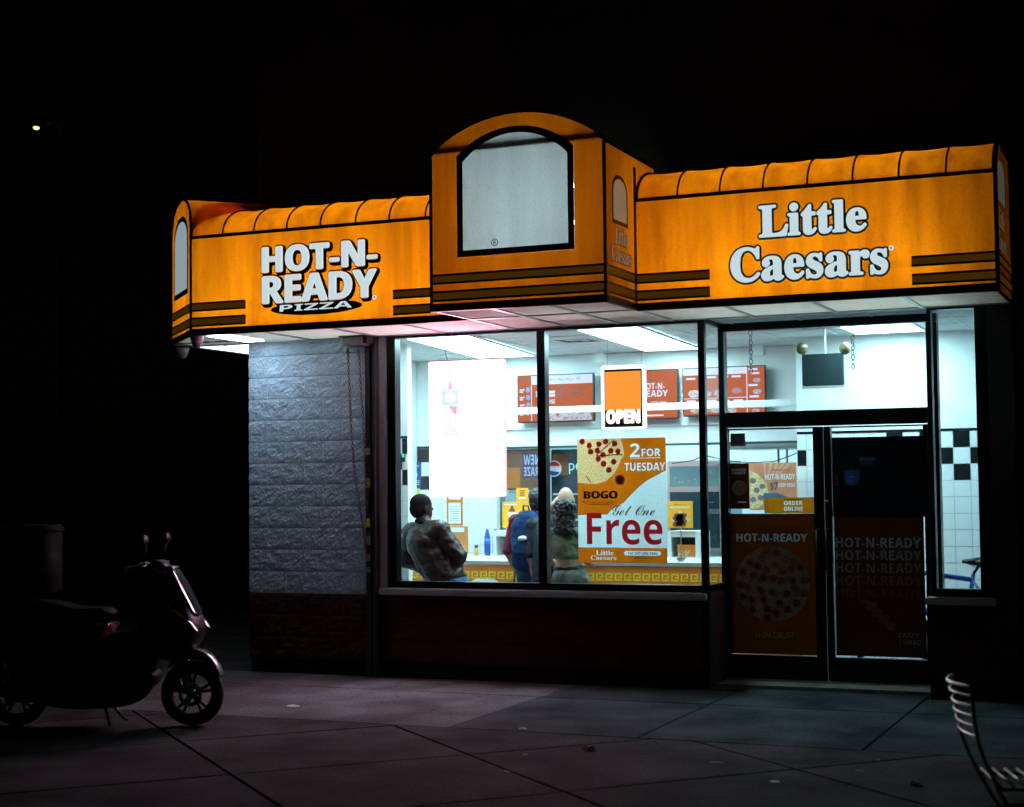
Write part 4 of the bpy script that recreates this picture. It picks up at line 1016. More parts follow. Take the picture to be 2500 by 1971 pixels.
chain('grey pull chain on the block wall, right one, close to the post', [onY(876, 855, -.12), onY(882, 960, -.10), onY(890, 1075, -.085), (1.30, -.085, 1.5)], M('chain_grey', (.1, .1, .11), .5, .7), .034, .0032)['group'] = 'pull chains on the block wall'

# ============================================================ signs in the window
def wbox(px, Y):
    P_ = [onY(*p, Y) for p in px]; return (P_[0].x+P_[3].x)/2, (P_[1].x+P_[2].x)/2, (P_[2].z+P_[3].z)/2, (P_[0].z+P_[1].z)/2
x0, x1, z0, z1 = wbox([(1046.7, 880.4), (1232.8, 878.3), (1232.8, 1213.6), (1046.7, 1213.6)], .14)
t = thing('light_box_sign', 'glaring white light box with a faint bottle, hanging in the left window', 'light box', ((x0+x1)/2, .16, z0))
q = MB(); q.bbox(x0, x1, .142, .185, z0, z1, .012); q.build('casing', M('led_casing', (.6, .4, .4), .4, emit=(1.0, .30, .28), es=1.0), t)
pl = facing((x0, .142, z0)); w, h = x1-x0, z1-z0
sheet(pl, rect(.009, w-.009, .009, h-.009), .0006, 'face', M('led_face', (.8, .7, .7), .5, emit=(1.0, .30, .47), es=29.0, var=0), t)
led_p = M('led_pink', (.5, .3, .3), .5, emit=(1.0, .90, .89), es=1.0, var=0); led_r = M('led_rose', (.5, .2, .3), .5, emit=(.95, .50, .60), es=1.0, var=0); led_b = M('led_pale_blue', (.3, .4, .5), .5, emit=(.74, .91, .98), es=1.0, var=0)
led_pw = M('led_warm', (.5, .4, .35), .5, emit=(1.0, .94, .90), es=1.0, var=0)
bu = .285*w
q = MB(); q.prism(rect(bu-.085, bu+.088, .672*h, .785*h), pl.p, .004, .0045); q.prism(rect(bu-.02, bu+.02, .895*h, .925*h), pl.p, .004, .0045); q.build('bottle_label', led_b, t)
sheet(pl, disc(bu+.005, .728*h, .052, .046), .0052, 'label_disc', M('led_white', (.6, .6, .6), .5, emit=(1, 1, 1), es=1.2, var=0), t)
def silh(e):
    R_ = [(.022, .895), (.024, .865), (.06, .835), (.10, .80), (.108, .785), (.108, .665), (.098, .62), (.084, .56), (.098, .49), (.104, .46), (.10, .44)]
    return [(bu+(r-e)*w, v*h+(e*w if i == len(R_)-1 else 0)) for i, (r, v) in enumerate(R_)]+[(bu-(r-e)*w, v*h+(e*w if i == len(R_)-1 else 0)) for i, (r, v) in reversed(list(enumerate(R_)))]
sheet(pl, silh(0), .0018, 'bottle_outline', led_r, t, .0004); sheet(pl, silh(.009), .0024, 'bottle_body', M('led_blush', (.5, .4, .4), .5, emit=(1.0, .985, .98), es=1.02, var=.0), t, .0004)
q = MB(); q.prism([(bu-.01, .665*h), (bu+.07, .665*h), (bu+.062, .60*h), (bu+.03, .62*h)], pl.p, .003, .0034); q.prism([(bu-.012, .79*h), (bu+.022, .79*h), (bu+.012, .84*h), (bu-.004, .84*h)], pl.p, .003, .0034); q.build('bottle_liquid', led_r, t)
q = MB()
for (u0, u1, v, hh) in ((.54, .86, .712, .006), (.55, .84, .578, .006), (.12, .30, .36, .012), (.36, .52, .375, .012), (.08, .35, .312, .01), (.40, .58, .32, .012), (.17, .56, .232, .007), (.72, .99, .262, .007), (.74, .92, .39, .009), (.72, .86, .32, .008), (.45, .62, .44, .009), (.78, .93, .475, .006), (.2, .4, .42, .006)):
    q.prism([(u0*w, v*h), (u1*w, v*h+.004), (u1*w-.01, v*h+.004+hh), (u0*w+.01, v*h+hh)], pl.p, .002, .003)
q.build('food_print', led_p, t)
q = MB(); q.tube([(x0+.25*w, .165, z1), (x0+.22*w, .165, z1+.05), (x0+.22*w, .165, ZCE)], .004, 6); q.build('cable', pr_black, t)
q = MB(); q.tube([(x0+.8*w, .165, z1), (x0+.8*w, .165, ZCE)], .002, 6); q.build('hanger_wire', steel, t)

x0, x1, z0, z1 = wbox([(1464.7, 892.7), (1575.4, 890.6), (1576.6, 1048.4), (1468.8, 1048.4)], .12)
t = thing('open_sign', 'lit orange and white sign reading open, hanging in the right window', 'open sign', ((x0+x1)/2, .14, z0))
q = MB(); q.bbox(x0, x1, .12, .16, z0, z1, .012); q.build('frame', M('open_frame', (.8, .8, .8), .5, emit=(.85, 1, 1), es=1.6, var=0), t)
pl = facing((x0, .12, z0)); w, h = x1-x0, z1-z0
sheet(pl, rect(.035, w-.03, .02, h-.035), .001, 'dark_field', M('open_dark', (.02, .03, .04), .4), t)
sheet(pl, rect(.042, w-.04, .30*h, h-.055), .003, 'orange_field', M('open_orange', (.6, .2, .05), .5, emit=(1.0, .27, .035), es=1.25, var=.05), t)
text(pl, 'OPEN', .055, .055, w-.11, .20*h, .005, 'letter_halo', M('open_halo', (.6, .4, .3), .5, emit=(1, .75, .6), es=1.1, var=0), t, 'sans', grow=.008)
text(pl, 'OPEN', .055, .055, w-.11, .20*h, .0085, 'lettering', M('open_letters', (.8, .8, .8), .5, emit=(1, .97, .93), es=2.0, var=0), t, 'sans', grow=.003)
q = MB(); q.tube([(x0+.06, .14, z1), (x0+.06, .14, ZCE)], .0018, 5); q.tube([(x1-.04, .14, z1), (x1-.04, .14, ZCE)], .0018, 5); q.build('hanger_wire', steel, t)

# ------------------------------------------------------------ the large poster; thin paper, so the lit room shows through
pap_w = fabric('poster_white', (.72, .78, .80), (.66, .72, .74), .62); pap_o = fabric('poster_orange', (.66, .135, .004), (.56, .108, .003), .62)
pap_c = fabric('poster_cheese', (.86, .56, .27), (.56, .28, .09), .62, 14)
def loops(s, st, u, v, w, h):
    vs, fs = glyphs(s, st)
    x0 = min(p[0] for p in vs); x1 = max(p[0] for p in vs); y0 = min(p[1] for p in vs); y1 = max(p[1] for p in vs)
    cnt = {}
    for f in fs:
        for i in range(len(f)):
            e = (f[i], f[(i+1) % len(f)]); cnt[e] = 1
    nx = {}
    for a, b in cnt:
        if (b, a) not in cnt: nx[a] = b
    out = []; seen = set()
    for s0 in list(nx):
        if s0 in seen: continue
        L = []; c = s0
        while c in nx and c not in seen: seen.add(c); L.append(c); c = nx[c]
        if len(L) > 2: out.append([(u+(vs[i][0]-x0)/(x1-x0)*w, v+(vs[i][1]-y0)/(y1-y0)*h) for i in L])
    return out
def cut(pl, outer, holes, t, name, mat, parent):
    c = bpy.data.curves.new('c', 'CURVE'); c.dimensions = '2D'; c.fill_mode = 'FRONT'
    for L in [outer]+holes:
        sp = c.splines.new('POLY'); sp.points.add(len(L)-1); sp.use_cyclic_u = True
        for p, (a, b) in zip(sp.points, L): p.co = (a, b, 0, 1)
    o = bpy.data.objects.new('c', c); me = to_mesh(o)
    q = MB(); q.add([pl.p(v.co.x, v.co.y, t) for v in me.vertices], [list(p.vertices) for p in me.polygons])
    bpy.data.objects.remove(o); bpy.data.curves.remove(c); bpy.data.meshes.remove(me)
    return q.build(name, mat, parent)
x0, x1, z0, z1 = wbox([(1409.8, 1073), (1625, 1066.9), (1629.9, 1374.2), (1411.5, 1375)], .056)
t = thing('window_poster', 'large orange and white poster reading free, taped inside the right window', 'poster', ((x0+x1)/2, .056, z0))
pl = facing((x0, .0565, z0)); w, h = x1-x0, z1-z0
pt = lambda u, v: (u*w, v*h)
piz = [pt(.0, .645), pt(.13, .635), pt(.22, .632), pt(.32, .655), pt(.40, .70), pt(.465, .77), pt(.495, .83), pt(.53, .86), pt(.52, .94), pt(.49, .999), pt(.0, .999)]
txt = [('2', .60, .845, .11, .11), ('FOR', .73, .85, .21, .062), ('TUESDAY', .535, .735, .455, .066)]
hol = [L for s, u, v, a, b in txt for L in loops(s, 'sans', u*w, v*h, a*w, b*h)]
hol.append([pt(.60, .833), pt(.94, .835), pt(.94, .840), pt(.60, .838)])
cut(pl, [pt(0, .385), pt(.34, .39), pt(.37, .42), pt(.42, .445), pt(.52, .48), pt(.62, .555), pt(.70, .61), pt(.78, .655), pt(.999, .735), pt(.999, .999), pt(.491, .999)]+[pt(.522, .94), pt(.532, .86), pt(.497, .83), pt(.467, .77), pt(.402, .70), pt(.322, .655), pt(.222, .630), pt(.13, .633), pt(.0, .643)], hol, 0, 'orange_sheet', pap_o, t)
for s, u, v, a, b in txt: text(pl, s, u*w, v*h, a*w, b*h, 0, 'lettering', pap_w, t, 'sans')
cut(pl, [pt(.60, .833), pt(.94, .835), pt(.94, .840), pt(.60, .838)], [], 0, 'underline', pap_w, t)
cut(pl, [pt(0, .122), pt(.999, .122), pt(.999, .733), pt(.78, .653), pt(.70, .608), pt(.62, .553), pt(.52, .478), pt(.42, .443), pt(.37, .418), pt(.34, .388), pt(0, .383)], [], 0, 'white_sheet', pap_w, t)
hol = loops('Little', 'serif', .20*w, .060*h, .20*w, .04*h)+loops('Caesars', 'serif', .14*w, .022*h, .29*w, .036*h)
pill = [pt(.545+.03*math.cos(g), .077+.019*math.sin(g)) for g in [R(90+15*i) for i in range(13)]]+[pt(.90+.03*math.cos(g), .077+.019*math.sin(g)) for g in [R(-90+15*i) for i in range(13)]]
cut(pl, [pt(0, .0), pt(.999, .0), pt(.999, .120), pt(0, .120)], hol+[pill], 0, 'orange_band', pap_o, t)
text(pl, 'Little', .20*w, .060*h, .20*w, .04*h, 0, 'lettering', pap_w, t, 'serif'); text(pl, 'Caesars', .14*w, .022*h, .29*w, .036*h, 0, 'lettering', pap_w, t, 'serif')
cut(pl, pill, [], 0, 'phone_pill', pap_w, t)
text(pl, 'Tel. 347-295-1080', .56*w, .066*h, .33*w, .021*h, .0012, 'lettering', pr_black, t, 'sans')
q = MB(); q.prism(rect(.62*w, .82*w, .040*h, .046*h), pl.p, .0012, .0016); q.prism(rect(.65*w, .80*w, .026*h, .032*h), pl.p, .0012, .0016); q.build('small_print', M('print_peach', (.65, .4, .25), .5), t)
cut(pl, piz, [], 0, 'pizza_sheet', pap_c, t)
rr = random.Random(12); q = MB()
for u, v in ((.14, .945), (.25, .955), (.155, .895), (.23, .905), (.43, .955), (.385, .90), (.465, .895), (.24, .835), (.415, .81), (.30, .795), (.36, .745), (.06, .98), (.33, .975), (.295, .868)):
    r_ = .032*w; q.prism([(u*w+r_*math.cos(2*math.pi*i/18)*rr.uniform(.93, 1.05), v*h+r_*math.sin(2*math.pi*i/18)*rr.uniform(.93, 1.05)) for i in range(18)], pl.p, .001, .0016)
q.build('pepperoni_print', fabric('poster_pepperoni', (.95, .16, .12), (.75, .1, .08), .55), t)
q = MB()
for (a, b, c, d) in ((.22, .865, .42, .985), (.22, .862, .52, .868), (.10, .70, .155, .645)):
    A_ = Vector(pt(a, b)); B_ = Vector(pt(c, d)); n2 = (B_-A_).normalized(); n2 = Vector((-n2.y, n2.x))*.0045
    q.prism([tuple(A_-n2), tuple(B_-n2), tuple(B_+n2), tuple(A_+n2)], pl.p, .0018, .0022)
q.build('slice_line', pr_brown, t)
q = MB(); q.prism(disc(.485*w, .665*h, .056*w), pl.p, .001, .0016); q.build('dip_cup', pap_w, t); q = MB(); q.prism(disc(.485*w, .665*h, .044*w), pl.p, .002, .0026); q.build('dip_sauce', fabric('poster_sauce', (.8, .05, .04), (.7, .04, .03), .6), t)
text(pl, 'BOGO', .075*w, .515*h, .375*w, .062*h, .001, 'lettering', pr_black, t, 'sans', bold=.005)
text(pl, 'BUY ONE CLASSIC', .05*w, .482*h, .41*w, .019*h, .001, 'lettering', pr_brown, t, 'plain')
q = MB(); q.prism(rect(.11*w, .4*w, .468*h, .474*h), pl.p, .001, .0014); q.build('small_print', pr_brown, t)
text(pl, 'Get One', .38*w, .378*h, .48*w, .085*h, .0026, 'lettering', pr_dred, t, 'script', skew=.22)
text(pl, 'Free', .10*w, .145*h, .85*w, .255*h, .002, 'lettering', fabric('poster_red', (.75, .02, .03), (.68, .016, .024), .6), t, 'sans')

# ------------------------------------------------------------ posters and stickers on the doors
def dposter(label, px, Y, fn, mat, name='door_poster', cat='poster'):
    x0, x1, z0, z1 = wbox(px, Y)
    t = thing(name, label, cat, ((x0+x1)/2, Y, z0)); pl = facing((x0, Y+.002, z0))
    w, h = x1-x0, z1-z0; holes = fn(pl, w, h, t)
    cut(pl, rect(0, w, 0, h), holes, 0, 'paper', mat, t); return t
thin_o = fabric('door_paper_orange', (.20, .042, .002), (.16, .032, .002), .045); thin_w = fabric('door_paper_white', (.36, .41, .47), (.32, .37, .42), .11); thin_k = fabric('door_paper_dark', (.12, .024, .0015), (.09, .018, .001), .03); thin_p = fabric('door_paper_cheese', (.25, .17, .10), (.09, .04, .015), .045, 14)
def inlay(pl, s, u, v, w, h, mat, t):
    text(pl, s, u, v, w, h, 0, 'lettering', mat, t, 'sans'); return loops(s, 'sans', u, v, w, h)
pz = M('print_pizza_base', (.50, .42, .26), .6, var=.45, vs=30)
def pizza_print(pl, cu, cv, r, t, n=44, seed=2):
    cut(pl, disc(cu, cv, r, n=48), [], 0, 'pizza_print', thin_p, t)
    rr = random.Random(seed); q = MB(); pts = []
    tries = 0
    while len(pts) < n and tries < 3000:
        tries += 1; a = rr.uniform(0, 6.28); d = r*.9*math.sqrt(rr.random()); p = (cu+d*math.cos(a), cv+d*math.sin(a))
        if all(math.hypot(p[0]-o[0], p[1]-o[1]) > r*.235 for o in pts): pts.append(p); q.prism(disc(p[0], p[1], r*.105, n=16), pl.p, .0018, .0024)
    q.build('pepperoni_print', pr_red, t); return [disc(cu, cv, r, n=48)]
def d1(pl, w, h, t):
    text(pl, 'Summer of', .22*w, .865*h, .54*w, .06*h, .001, 'lettering', pr_black, t, 'script', skew=.15)
    H = inlay(pl, 'HOT-N-READY', .08*w, .80*h, .82*w, .058*h, thin_w, t)
    H += pizza_print(pl, .49*w, .50*h, .43*w, t)
    text(pl, 'THIN CRUST', .27*w, .115*h, .46*w, .045*h, .001, 'lettering', M('print_dull', (.3, .26, .22), .6), t, 'plain'); return H
dposter('orange poster with a round pizza covering the lower left door', [(1783, 1255), (1992, 1254), (1997, 1601), (1784, 1595)], DY+.01, d1, thin_o)
def d2(pl, w, h, t):
    text(pl, 'Summer of', .20*w, .845*h, .58*w, .06*h, .001, 'lettering', pr_black, t, 'script', skew=.15)
    base = Vector((.12, .024, .0015)); wh = Vector((.27, .30, .35)); H = []
    for i in range(5):
        f = [1, .62, .4, .22, .1][i]; c = base*(1-f)+wh*f
        H += inlay(pl, 'HOT-N-READY', .015*w, (.755-.088*i)*h, .95*w, .068*h, fabric('print_fade_%d' % i, c, c*.9, .04), t)
    q = MB()
    for k in range(9): blob(pl, (.32+.035*k+.05*(k % 2))*w, (.38-.022*k)*h, .05, .001+.0004*k, '', None, q, .5, seed=k)
    q.build('bread_print', M('print_bread', (.16, .09, .03), .6, var=.3, vs=30), t)
    text(pl, 'CRAZY', .70*w, .135*h, .22*w, .034*h, .001, 'lettering', M('print_dull', (.3, .26, .22)), t); text(pl, 'COMBO', .70*w, .09*h, .24*w, .034*h, .001, 'lettering', MATS['print_dull'], t); return H
dposter('orange poster repeating hot-n-ready lines on the lower right door', [(2036, 1252), (2256, 1250), (2261, 1606), (2042, 1602)], DY+.01, d2, thin_k)
def d3(pl, w, h, t):
    H = inlay(pl, 'SUMMER', .12*w, .83*h, .75*w, .055*h, thin_w, t)+inlay(pl, 'CRAZY', .12*w, .76*h, .72*w, .055*h, thin_w, t)
    H += pizza_print(pl, .52*w, .46*h, .38*w, t, 20, 5)
    text(pl, '$7', .15*w, .13*h, .15*w, .07*h, .001, 'lettering', pr_black, t); q = MB(); q.prism(rect(.42*w, .85*w, .13*h, .16*h), pl.p, .001, .0014); q.build('small_print', pr_white, t); return H
dposter('small dark orange poster on the left door, left of the pale pizza board', [(1779, 1132), (1828, 1131), (1830, 1242), (1781, 1243)], DY+.011, d3, thin_k)
def d4(pl, w, h, t):
    H = inlay(pl, 'ORDER', .38*w, .52*h, .36*w, .26*h, pap_w, t)+inlay(pl, 'ONLINE', .38*w, .16*h, .36*w, .26*h, pap_w, t)
    q = MB(); q.prism(rect(.38*w, .74*w, .84*h, .89*h), pl.p, .001, .0014); q.build('small_print', pr_brown, t); return H
dposter('orange strip sign reading order online on the left door', [(1866, 1216), (1992, 1214), (1993, 1253), (1866, 1254)], DY+.013, d4, fabric('strip_orange', (.60, .18, .006), (.5, .15, .005), .45), 'strip_sign', 'sign')
x0, x1, z0, z1 = wbox([(1783, 1059), (1820, 1058), (1820, 1090), (1783, 1092)], DY+.01)
q = MB(); rr = random.Random(3); pts = [(0, .012), (.02, .0), (.05, .006), (x1-x0-.03, .002), (x1-x0, .01), (x1-x0-.004, z1-z0), (.002, z1-z0)]
q.prism(pts, facing((x0, DY+.011, z0)).p, 0, .001)
tag(q.build('tape_patch', M('tape_brown', (.16, .15, .11), .6, var=.3, vs=40, stretch=(1, 1, 8))), 'torn brown tape patch in the top corner of the left door', 'tape')
x0, x1, z0, z1 = wbox([(2060, 1147), (2099, 1147), (2099, 1185), (2060, 1186)], DY-.001)
t = thing('round_sticker', 'round blue sticker on the dark right door', 'sticker', ((x0+x1)/2, DY-.001, z0)); pl = facing((x0, DY-.001, z0))
sheet(pl, rect(0, x1-x0, 0, z1-z0), .0004, 'backing', M('sticker_clear', (.01, .04, .05), .3), t, .0004); c_ = (x1-x0)/2
sheet(pl, disc(c_, c_, c_*.95), .001, 'disc', pr_blue, t, .0004); sheet(pl, rect(c_*.65, c_*1.35, c_*.95, c_*1.15), .0016, 'print', M('sticker_teal', (.05, .3, .3), .5), t, .0004); sheet(pl, rect(c_*.5, c_*1.4, c_*.5, c_*.6), .0016, 'print', M('sticker_red', (.3, .2, .25), .5), t, .0004)
x0, x1, z0, z1 = wbox([(2098, 1117), (2137, 1117), (2137, 1139), (2099, 1139)], DY-.001)
t = thing('hours_sticker', 'small blue and black label high on the dark right door', 'sticker', ((x0+x1)/2, DY-.001, z0)); pl = facing((x0, DY-.001, z0))
sheet(pl, rect(0, x1-x0, 0, z1-z0), .0004, 'backing', M('sticker_plum', (.02, .015, .03), .4), t, .0004); sheet(pl, rect(0, x1-x0, (z1-z0)*.66, z1-z0), .001, 'blue_band', M('sticker_blue_band', (.03, .15, .25), .4), t, .0004); text(pl, 'PUSH', (x1-x0)*.2, (z1-z0)*.25, (x1-x0)*.6, (z1-z0)*.25, .001, 'lettering', M('sticker_grey', (.12, .12, .18), .4), t)
x0, x1, z0, z1 = wbox([(2037, 1155), (2048, 1155), (2048, 1189), (2038, 1189)], DY-.001)
t = thing('narrow_sticker', 'narrow black label at the edge of the dark right door', 'sticker', ((x0+x1)/2, DY-.001, z0)); pl = facing((x0, DY-.001, z0))
sheet(pl, rect(0, x1-x0, 0, z1-z0), .0004, 'backing', pr_black, t, .0004)
q = MB(); [q.prism(rect(.008, .026, .015+.025*k, .024+.025*k), pl.p, .001, .0014) for k in range(4)]; q.build('print', MATS['print_dull'], t)
x0, x1, z0, z1 = wbox([(1001, 1128), (1027, 1128), (1030, 1191), (997, 1192)], YB-.012)
t = thing('wall_notice', 'blue notice on the tiled wall above the leaning person', 'notice', ((x0+x1)/2, YB-.01, z0)); pl = facing((x0, YB-.010, z0)); w, h = x1-x0, z1-z0
sheet(pl, rect(0, w, 0, h), .0004, 'paper', M('notice_blue', (.03, .07, .22), .5), t)
text(pl, 'Rules', .1*w, .8*h, .7*w, .1*h, .002, 'lettering', pr_white, t)
q = MB(); q.prism(disc(.5*w, .5*h, .03), pl.p, .002, .0024); [q.prism(rect(.2*w, .85*w, (.12+.07*k)*h, (.145+.07*k)*h), pl.p, .002, .0024) for k in range(3)]; q.build('print', pr_white, t)
x0, x1, z0, z1 = wbox([(1003, 1193), (1026, 1193), (1026, 1215), (1003, 1215)], YB-.012)
tag(sheet(facing((x0, YB-.010, z0)), rect(0, x1-x0, 0, z1-z0), .0004, 'yellow_notice', M('notice_yellow', (.6, .65, .15), .5), None), 'small yellow notice under the blue wall notice', 'notice')
a = onY(986, 1117, .94); q = MB(); q.bbox(a.x-.016, a.x+.016, .925, .9405, a.z-.045, a.z+.045, .004)
t = thing('access_reader', 'small device with a green light on the tiled pilaster', 'device', (a.x, .93, a.z)); q.build('case', pr_black, t)
q = MB(); q.box(a.x-.012, a.x+.012, .9225, .9248, a.z, a.z+.035); q.build('indicator', M('green_led', (.02, .3, .1), .5, emit=(.05, .9, .4), es=1.0), t)
# ============================================================ people
import numpy as np
def nrm(v): return Vector(v).normalized()
def basis(f):
    f = nrm(f); s = f.cross(Vector((0, 0, 1))).normalized(); u = s.cross(f); return f, s, u
def rotm(f):
    f, s, u = basis(f); return Matrix((s, f, u)).transposed()
def figure(name, prims, mats, parent, voxel=.0085, fold=(), amp=.006):
    mb = MB()
    for p in prims:
        if p[0] == 'c':
            a, b = Vector(p[1]), Vector(p[3]); d = (b-a); L = max(d.length, 1e-4); d = d/L; pr = []
            for k in range(7): g = math.pi/2*k/6; pr.append((p[2]*math.sin(g), -p[2]*math.cos(g)))
            for k in range(7): g = math.pi/2*k/6; pr.append((p[4]*math.cos(g), L+p[4]*math.sin(g)))
            mb.lathe(pr, a, d, 16)
        else: mb.ball(p[1], p[2], 20, 14, p[3])
    me = mb.mesh('raw', mats); o = bpy.data.objects.new('raw', me)
    r = o.modifiers.new('r', 'REMESH'); r.mode = 'VOXEL'; r.voxel_size = voxel; r.use_smooth_shade = True
    s = o.modifiers.new('s', 'SMOOTH'); s.iterations = 5; s.factor = .5
    out = to_mesh(o)
    bpy.data.objects.remove(o); bpy.data.meshes.remove(me)
    nf = len(out.polygons); C_ = np.empty(nf*3, 'f'); out.polygons.foreach_get('center', C_); C_ = C_.reshape(-1, 3)
    best = np.full(nf, 9.0); mi = np.zeros(nf, int)
    for p in prims:
        if p[0] == 'c':
            a = np.array(p[1]); b = np.array(p[3]); ab = b-a; t_ = np.clip(((C_-a)@ab)/max(ab@ab, 1e-9), 0, 1)
            d = np.linalg.norm(C_-(a+t_[:, None]*ab), axis=1)-(p[2]+(p[4]-p[2])*t_); m = p[5]
        else:
            q = C_-np.array(p[1]); q = q@np.array(p[3]) if p[3] is not None else q
            r_ = np.array(p[2]); k = np.linalg.norm(q/r_, axis=1); d = (k-1)*r_.min(); m = p[4]
        w = d < best; best[w] = d[w]; mi[w] = m
    while len(out.materials): out.materials.pop()
    for m in mats: out.materials.append(m)
    out.polygons.foreach_set('material_index', mi.astype('i'))
    vm = {}
    for pl_, m in zip(out.polygons, mi):
        pl_.use_smooth = True
        if m in fold:
            for v in pl_.vertices: vm[v] = 1
    nv = len(out.vertices); co = np.empty(nv*3, 'f'); nr = np.empty(nv*3, 'f')
    out.vertices.foreach_get('co', co); out.vertices.foreach_get('normal', nr); co = co.reshape(-1, 3); nr = nr.reshape(-1, 3); base = co.copy()
    for v in vm:
        c = base[v]; n1 = noise.noise(Vector((c[0]*11, c[1]*11, c[2]*16)))+.5*noise.noise(Vector((c[0]*27, c[1]*27, c[2]*34+4)))
        co[v] = base[v]+nr[v]*n1*amp
    out.vertices.foreach_set('co', co.ravel())
    out.update(); out.name = name
    return link(name, out, parent)
def head(c, f, sk, s=1.0):
    c = Vector(c); f, sd, u = basis(f); rm = rotm(f); P = []
    P.append(('e', c+u*.018*s-f*.008, (.076*s, .096*s, .106*s), rm, sk))
    P.append(('e', c+f*.028-u*.052*s, (.056*s, .064*s, .062*s), rm, sk))
    P.append(('e', c+f*.055-u*.088*s, (.028*s, .026*s, .022*s), rm, sk))
    P.append(('c', c+f*.085+u*.012, .010, c+f*.104-u*.022, .014, sk))
    P.append(('c', c+f*.078-sd*.035+u*.03, .011, c+f*.078+sd*.035+u*.03, .011, sk))
    P.append(('c', c+f*.085-sd*.018-u*.052, .009, c+f*.085+sd*.018-u*.052, .009, sk))
    for k in (-1, 1): P.append(('e', c+sd*k*.077*s-u*.008-f*.006, (.012, .02, .033), rm, sk))
    return P
def eyes(c, f, parent):
    c = Vector(c); f, sd, u = basis(f)
    for k in (-1, 1):
        q = MB(); q.ball(c+f*.079+sd*k*.031+u*.008, .0125, 10, 8); q.build('eye', M('eye_white', (.6, .6, .6), .2), parent, True)
def hand(w, d, n, sk, side=1):
    """palm, four bent fingers and a thumb; w wrist, d pointing direction, n palm normal"""
    w = Vector(w); d = nrm(d); n = nrm(Vector(n)-d*Vector(n).dot(d)); s = d.cross(n)*side; P = []
    P.append(('c', w, .026, w+d*.05, .030, sk)); P.append(('c', w+d*.045-s*.022, .018, w+d*.075-s*.026, .014, sk)); P.append(('c', w+d*.045+s*.022, .018, w+d*.075+s*.026, .014, sk))
    for k, (o, L) in enumerate(((-.029, .066), (-.010, .078), (.010, .073), (.028, .056))):
        a = w+d*.085+s*o; b = a+d*L*.5+n*.006; c = b+(d*.7+n*.7)*L*.5
        P += [('c', a, .0095, b, .009, sk), ('c', b, .009, c, .008, sk)]
    a = w+d*.025-s*.03; b = a+(d*.6-s*.7)*.035; P += [('c', a, .012, b, .0105, sk), ('c', b, .0105, b+(d*.85-s*.2+n*.3)*.03, .009, sk)]
    return P
def hairdo(name, blobs, mat, parent, amp=.012, fr=38, voxel=.008):
    mb = MB()
    for c, r, rm in blobs: mb.ball(c, r, 18, 12, rm)
    o = bpy.data.objects.new('h', mb.mesh('h', mat))
    r_ = o.modifiers.new('r', 'REMESH'); r_.mode = 'VOXEL'; r_.voxel_size = voxel
    me = to_mesh(o); bpy.data.objects.remove(o)
    cs = [v.co.copy() for v in me.vertices]; ns = [v.normal.copy() for v in me.vertices]
    out = []
    for c, n_ in zip(cs, ns):
        k = noise.noise(c*fr)+.6*noise.noise(c*fr*2.3+Vector((3, 1, 2))); out += (c+n_*k*amp)[:]
    me.vertices.foreach_set('co', out)
    for p in me.polygons: p.use_smooth = True
    me.name = name; return link(name, me, parent)
leather = M('brown_leather', (.046, .021, .019), .42, spec=.4, var=.25, vs=9, bump=.25, bs=30)
denim = M('blue_denim', (.035, .13, .33), .8, var=.25, vs=12, bump=.2, bs=150)
denim_d = M('dark_denim', (.012, .035, .08), .85, var=.25, vs=12, bump=.2, bs=150)
skin_b = M('skin_brown', (.042, .02, .014), .62, spec=.25, var=.08)
skin_l = M('skin_light', (.50, .30, .23), .62, spec=.25, var=.06)
skin_t = M('skin_tan', (.40, .24, .17), .62, spec=.25, var=.06)
hair_k = M('hair_black', (.012, .011, .012), .45, var=.3, vs=20, bump=.4, bs=90)
shoe = M('shoe_black', (.03, .03, .032), .5)
maroon = M('maroon_cotton', (.16, .012, .03), .85, var=.15, bump=.2)
navy = M('navy_cotton', (.014, .02, .035), .85, var=.2, bump=.2)
green = M('olive_knit', (.13, .15, .09), .9, var=.15, bump=.3, bs=180)
camo = M('camo_cotton', (.13, .14, .12), .85, var=.75, vs=11, bump=.15)
def shoes(a, f, mi): a = Vector(a); f = nrm(f); return [('c', a+Vector((0, 0, .05))-f*.05, .042, a+Vector((0, 0, .042))+f*.12, .036, mi)]
ZF = .03
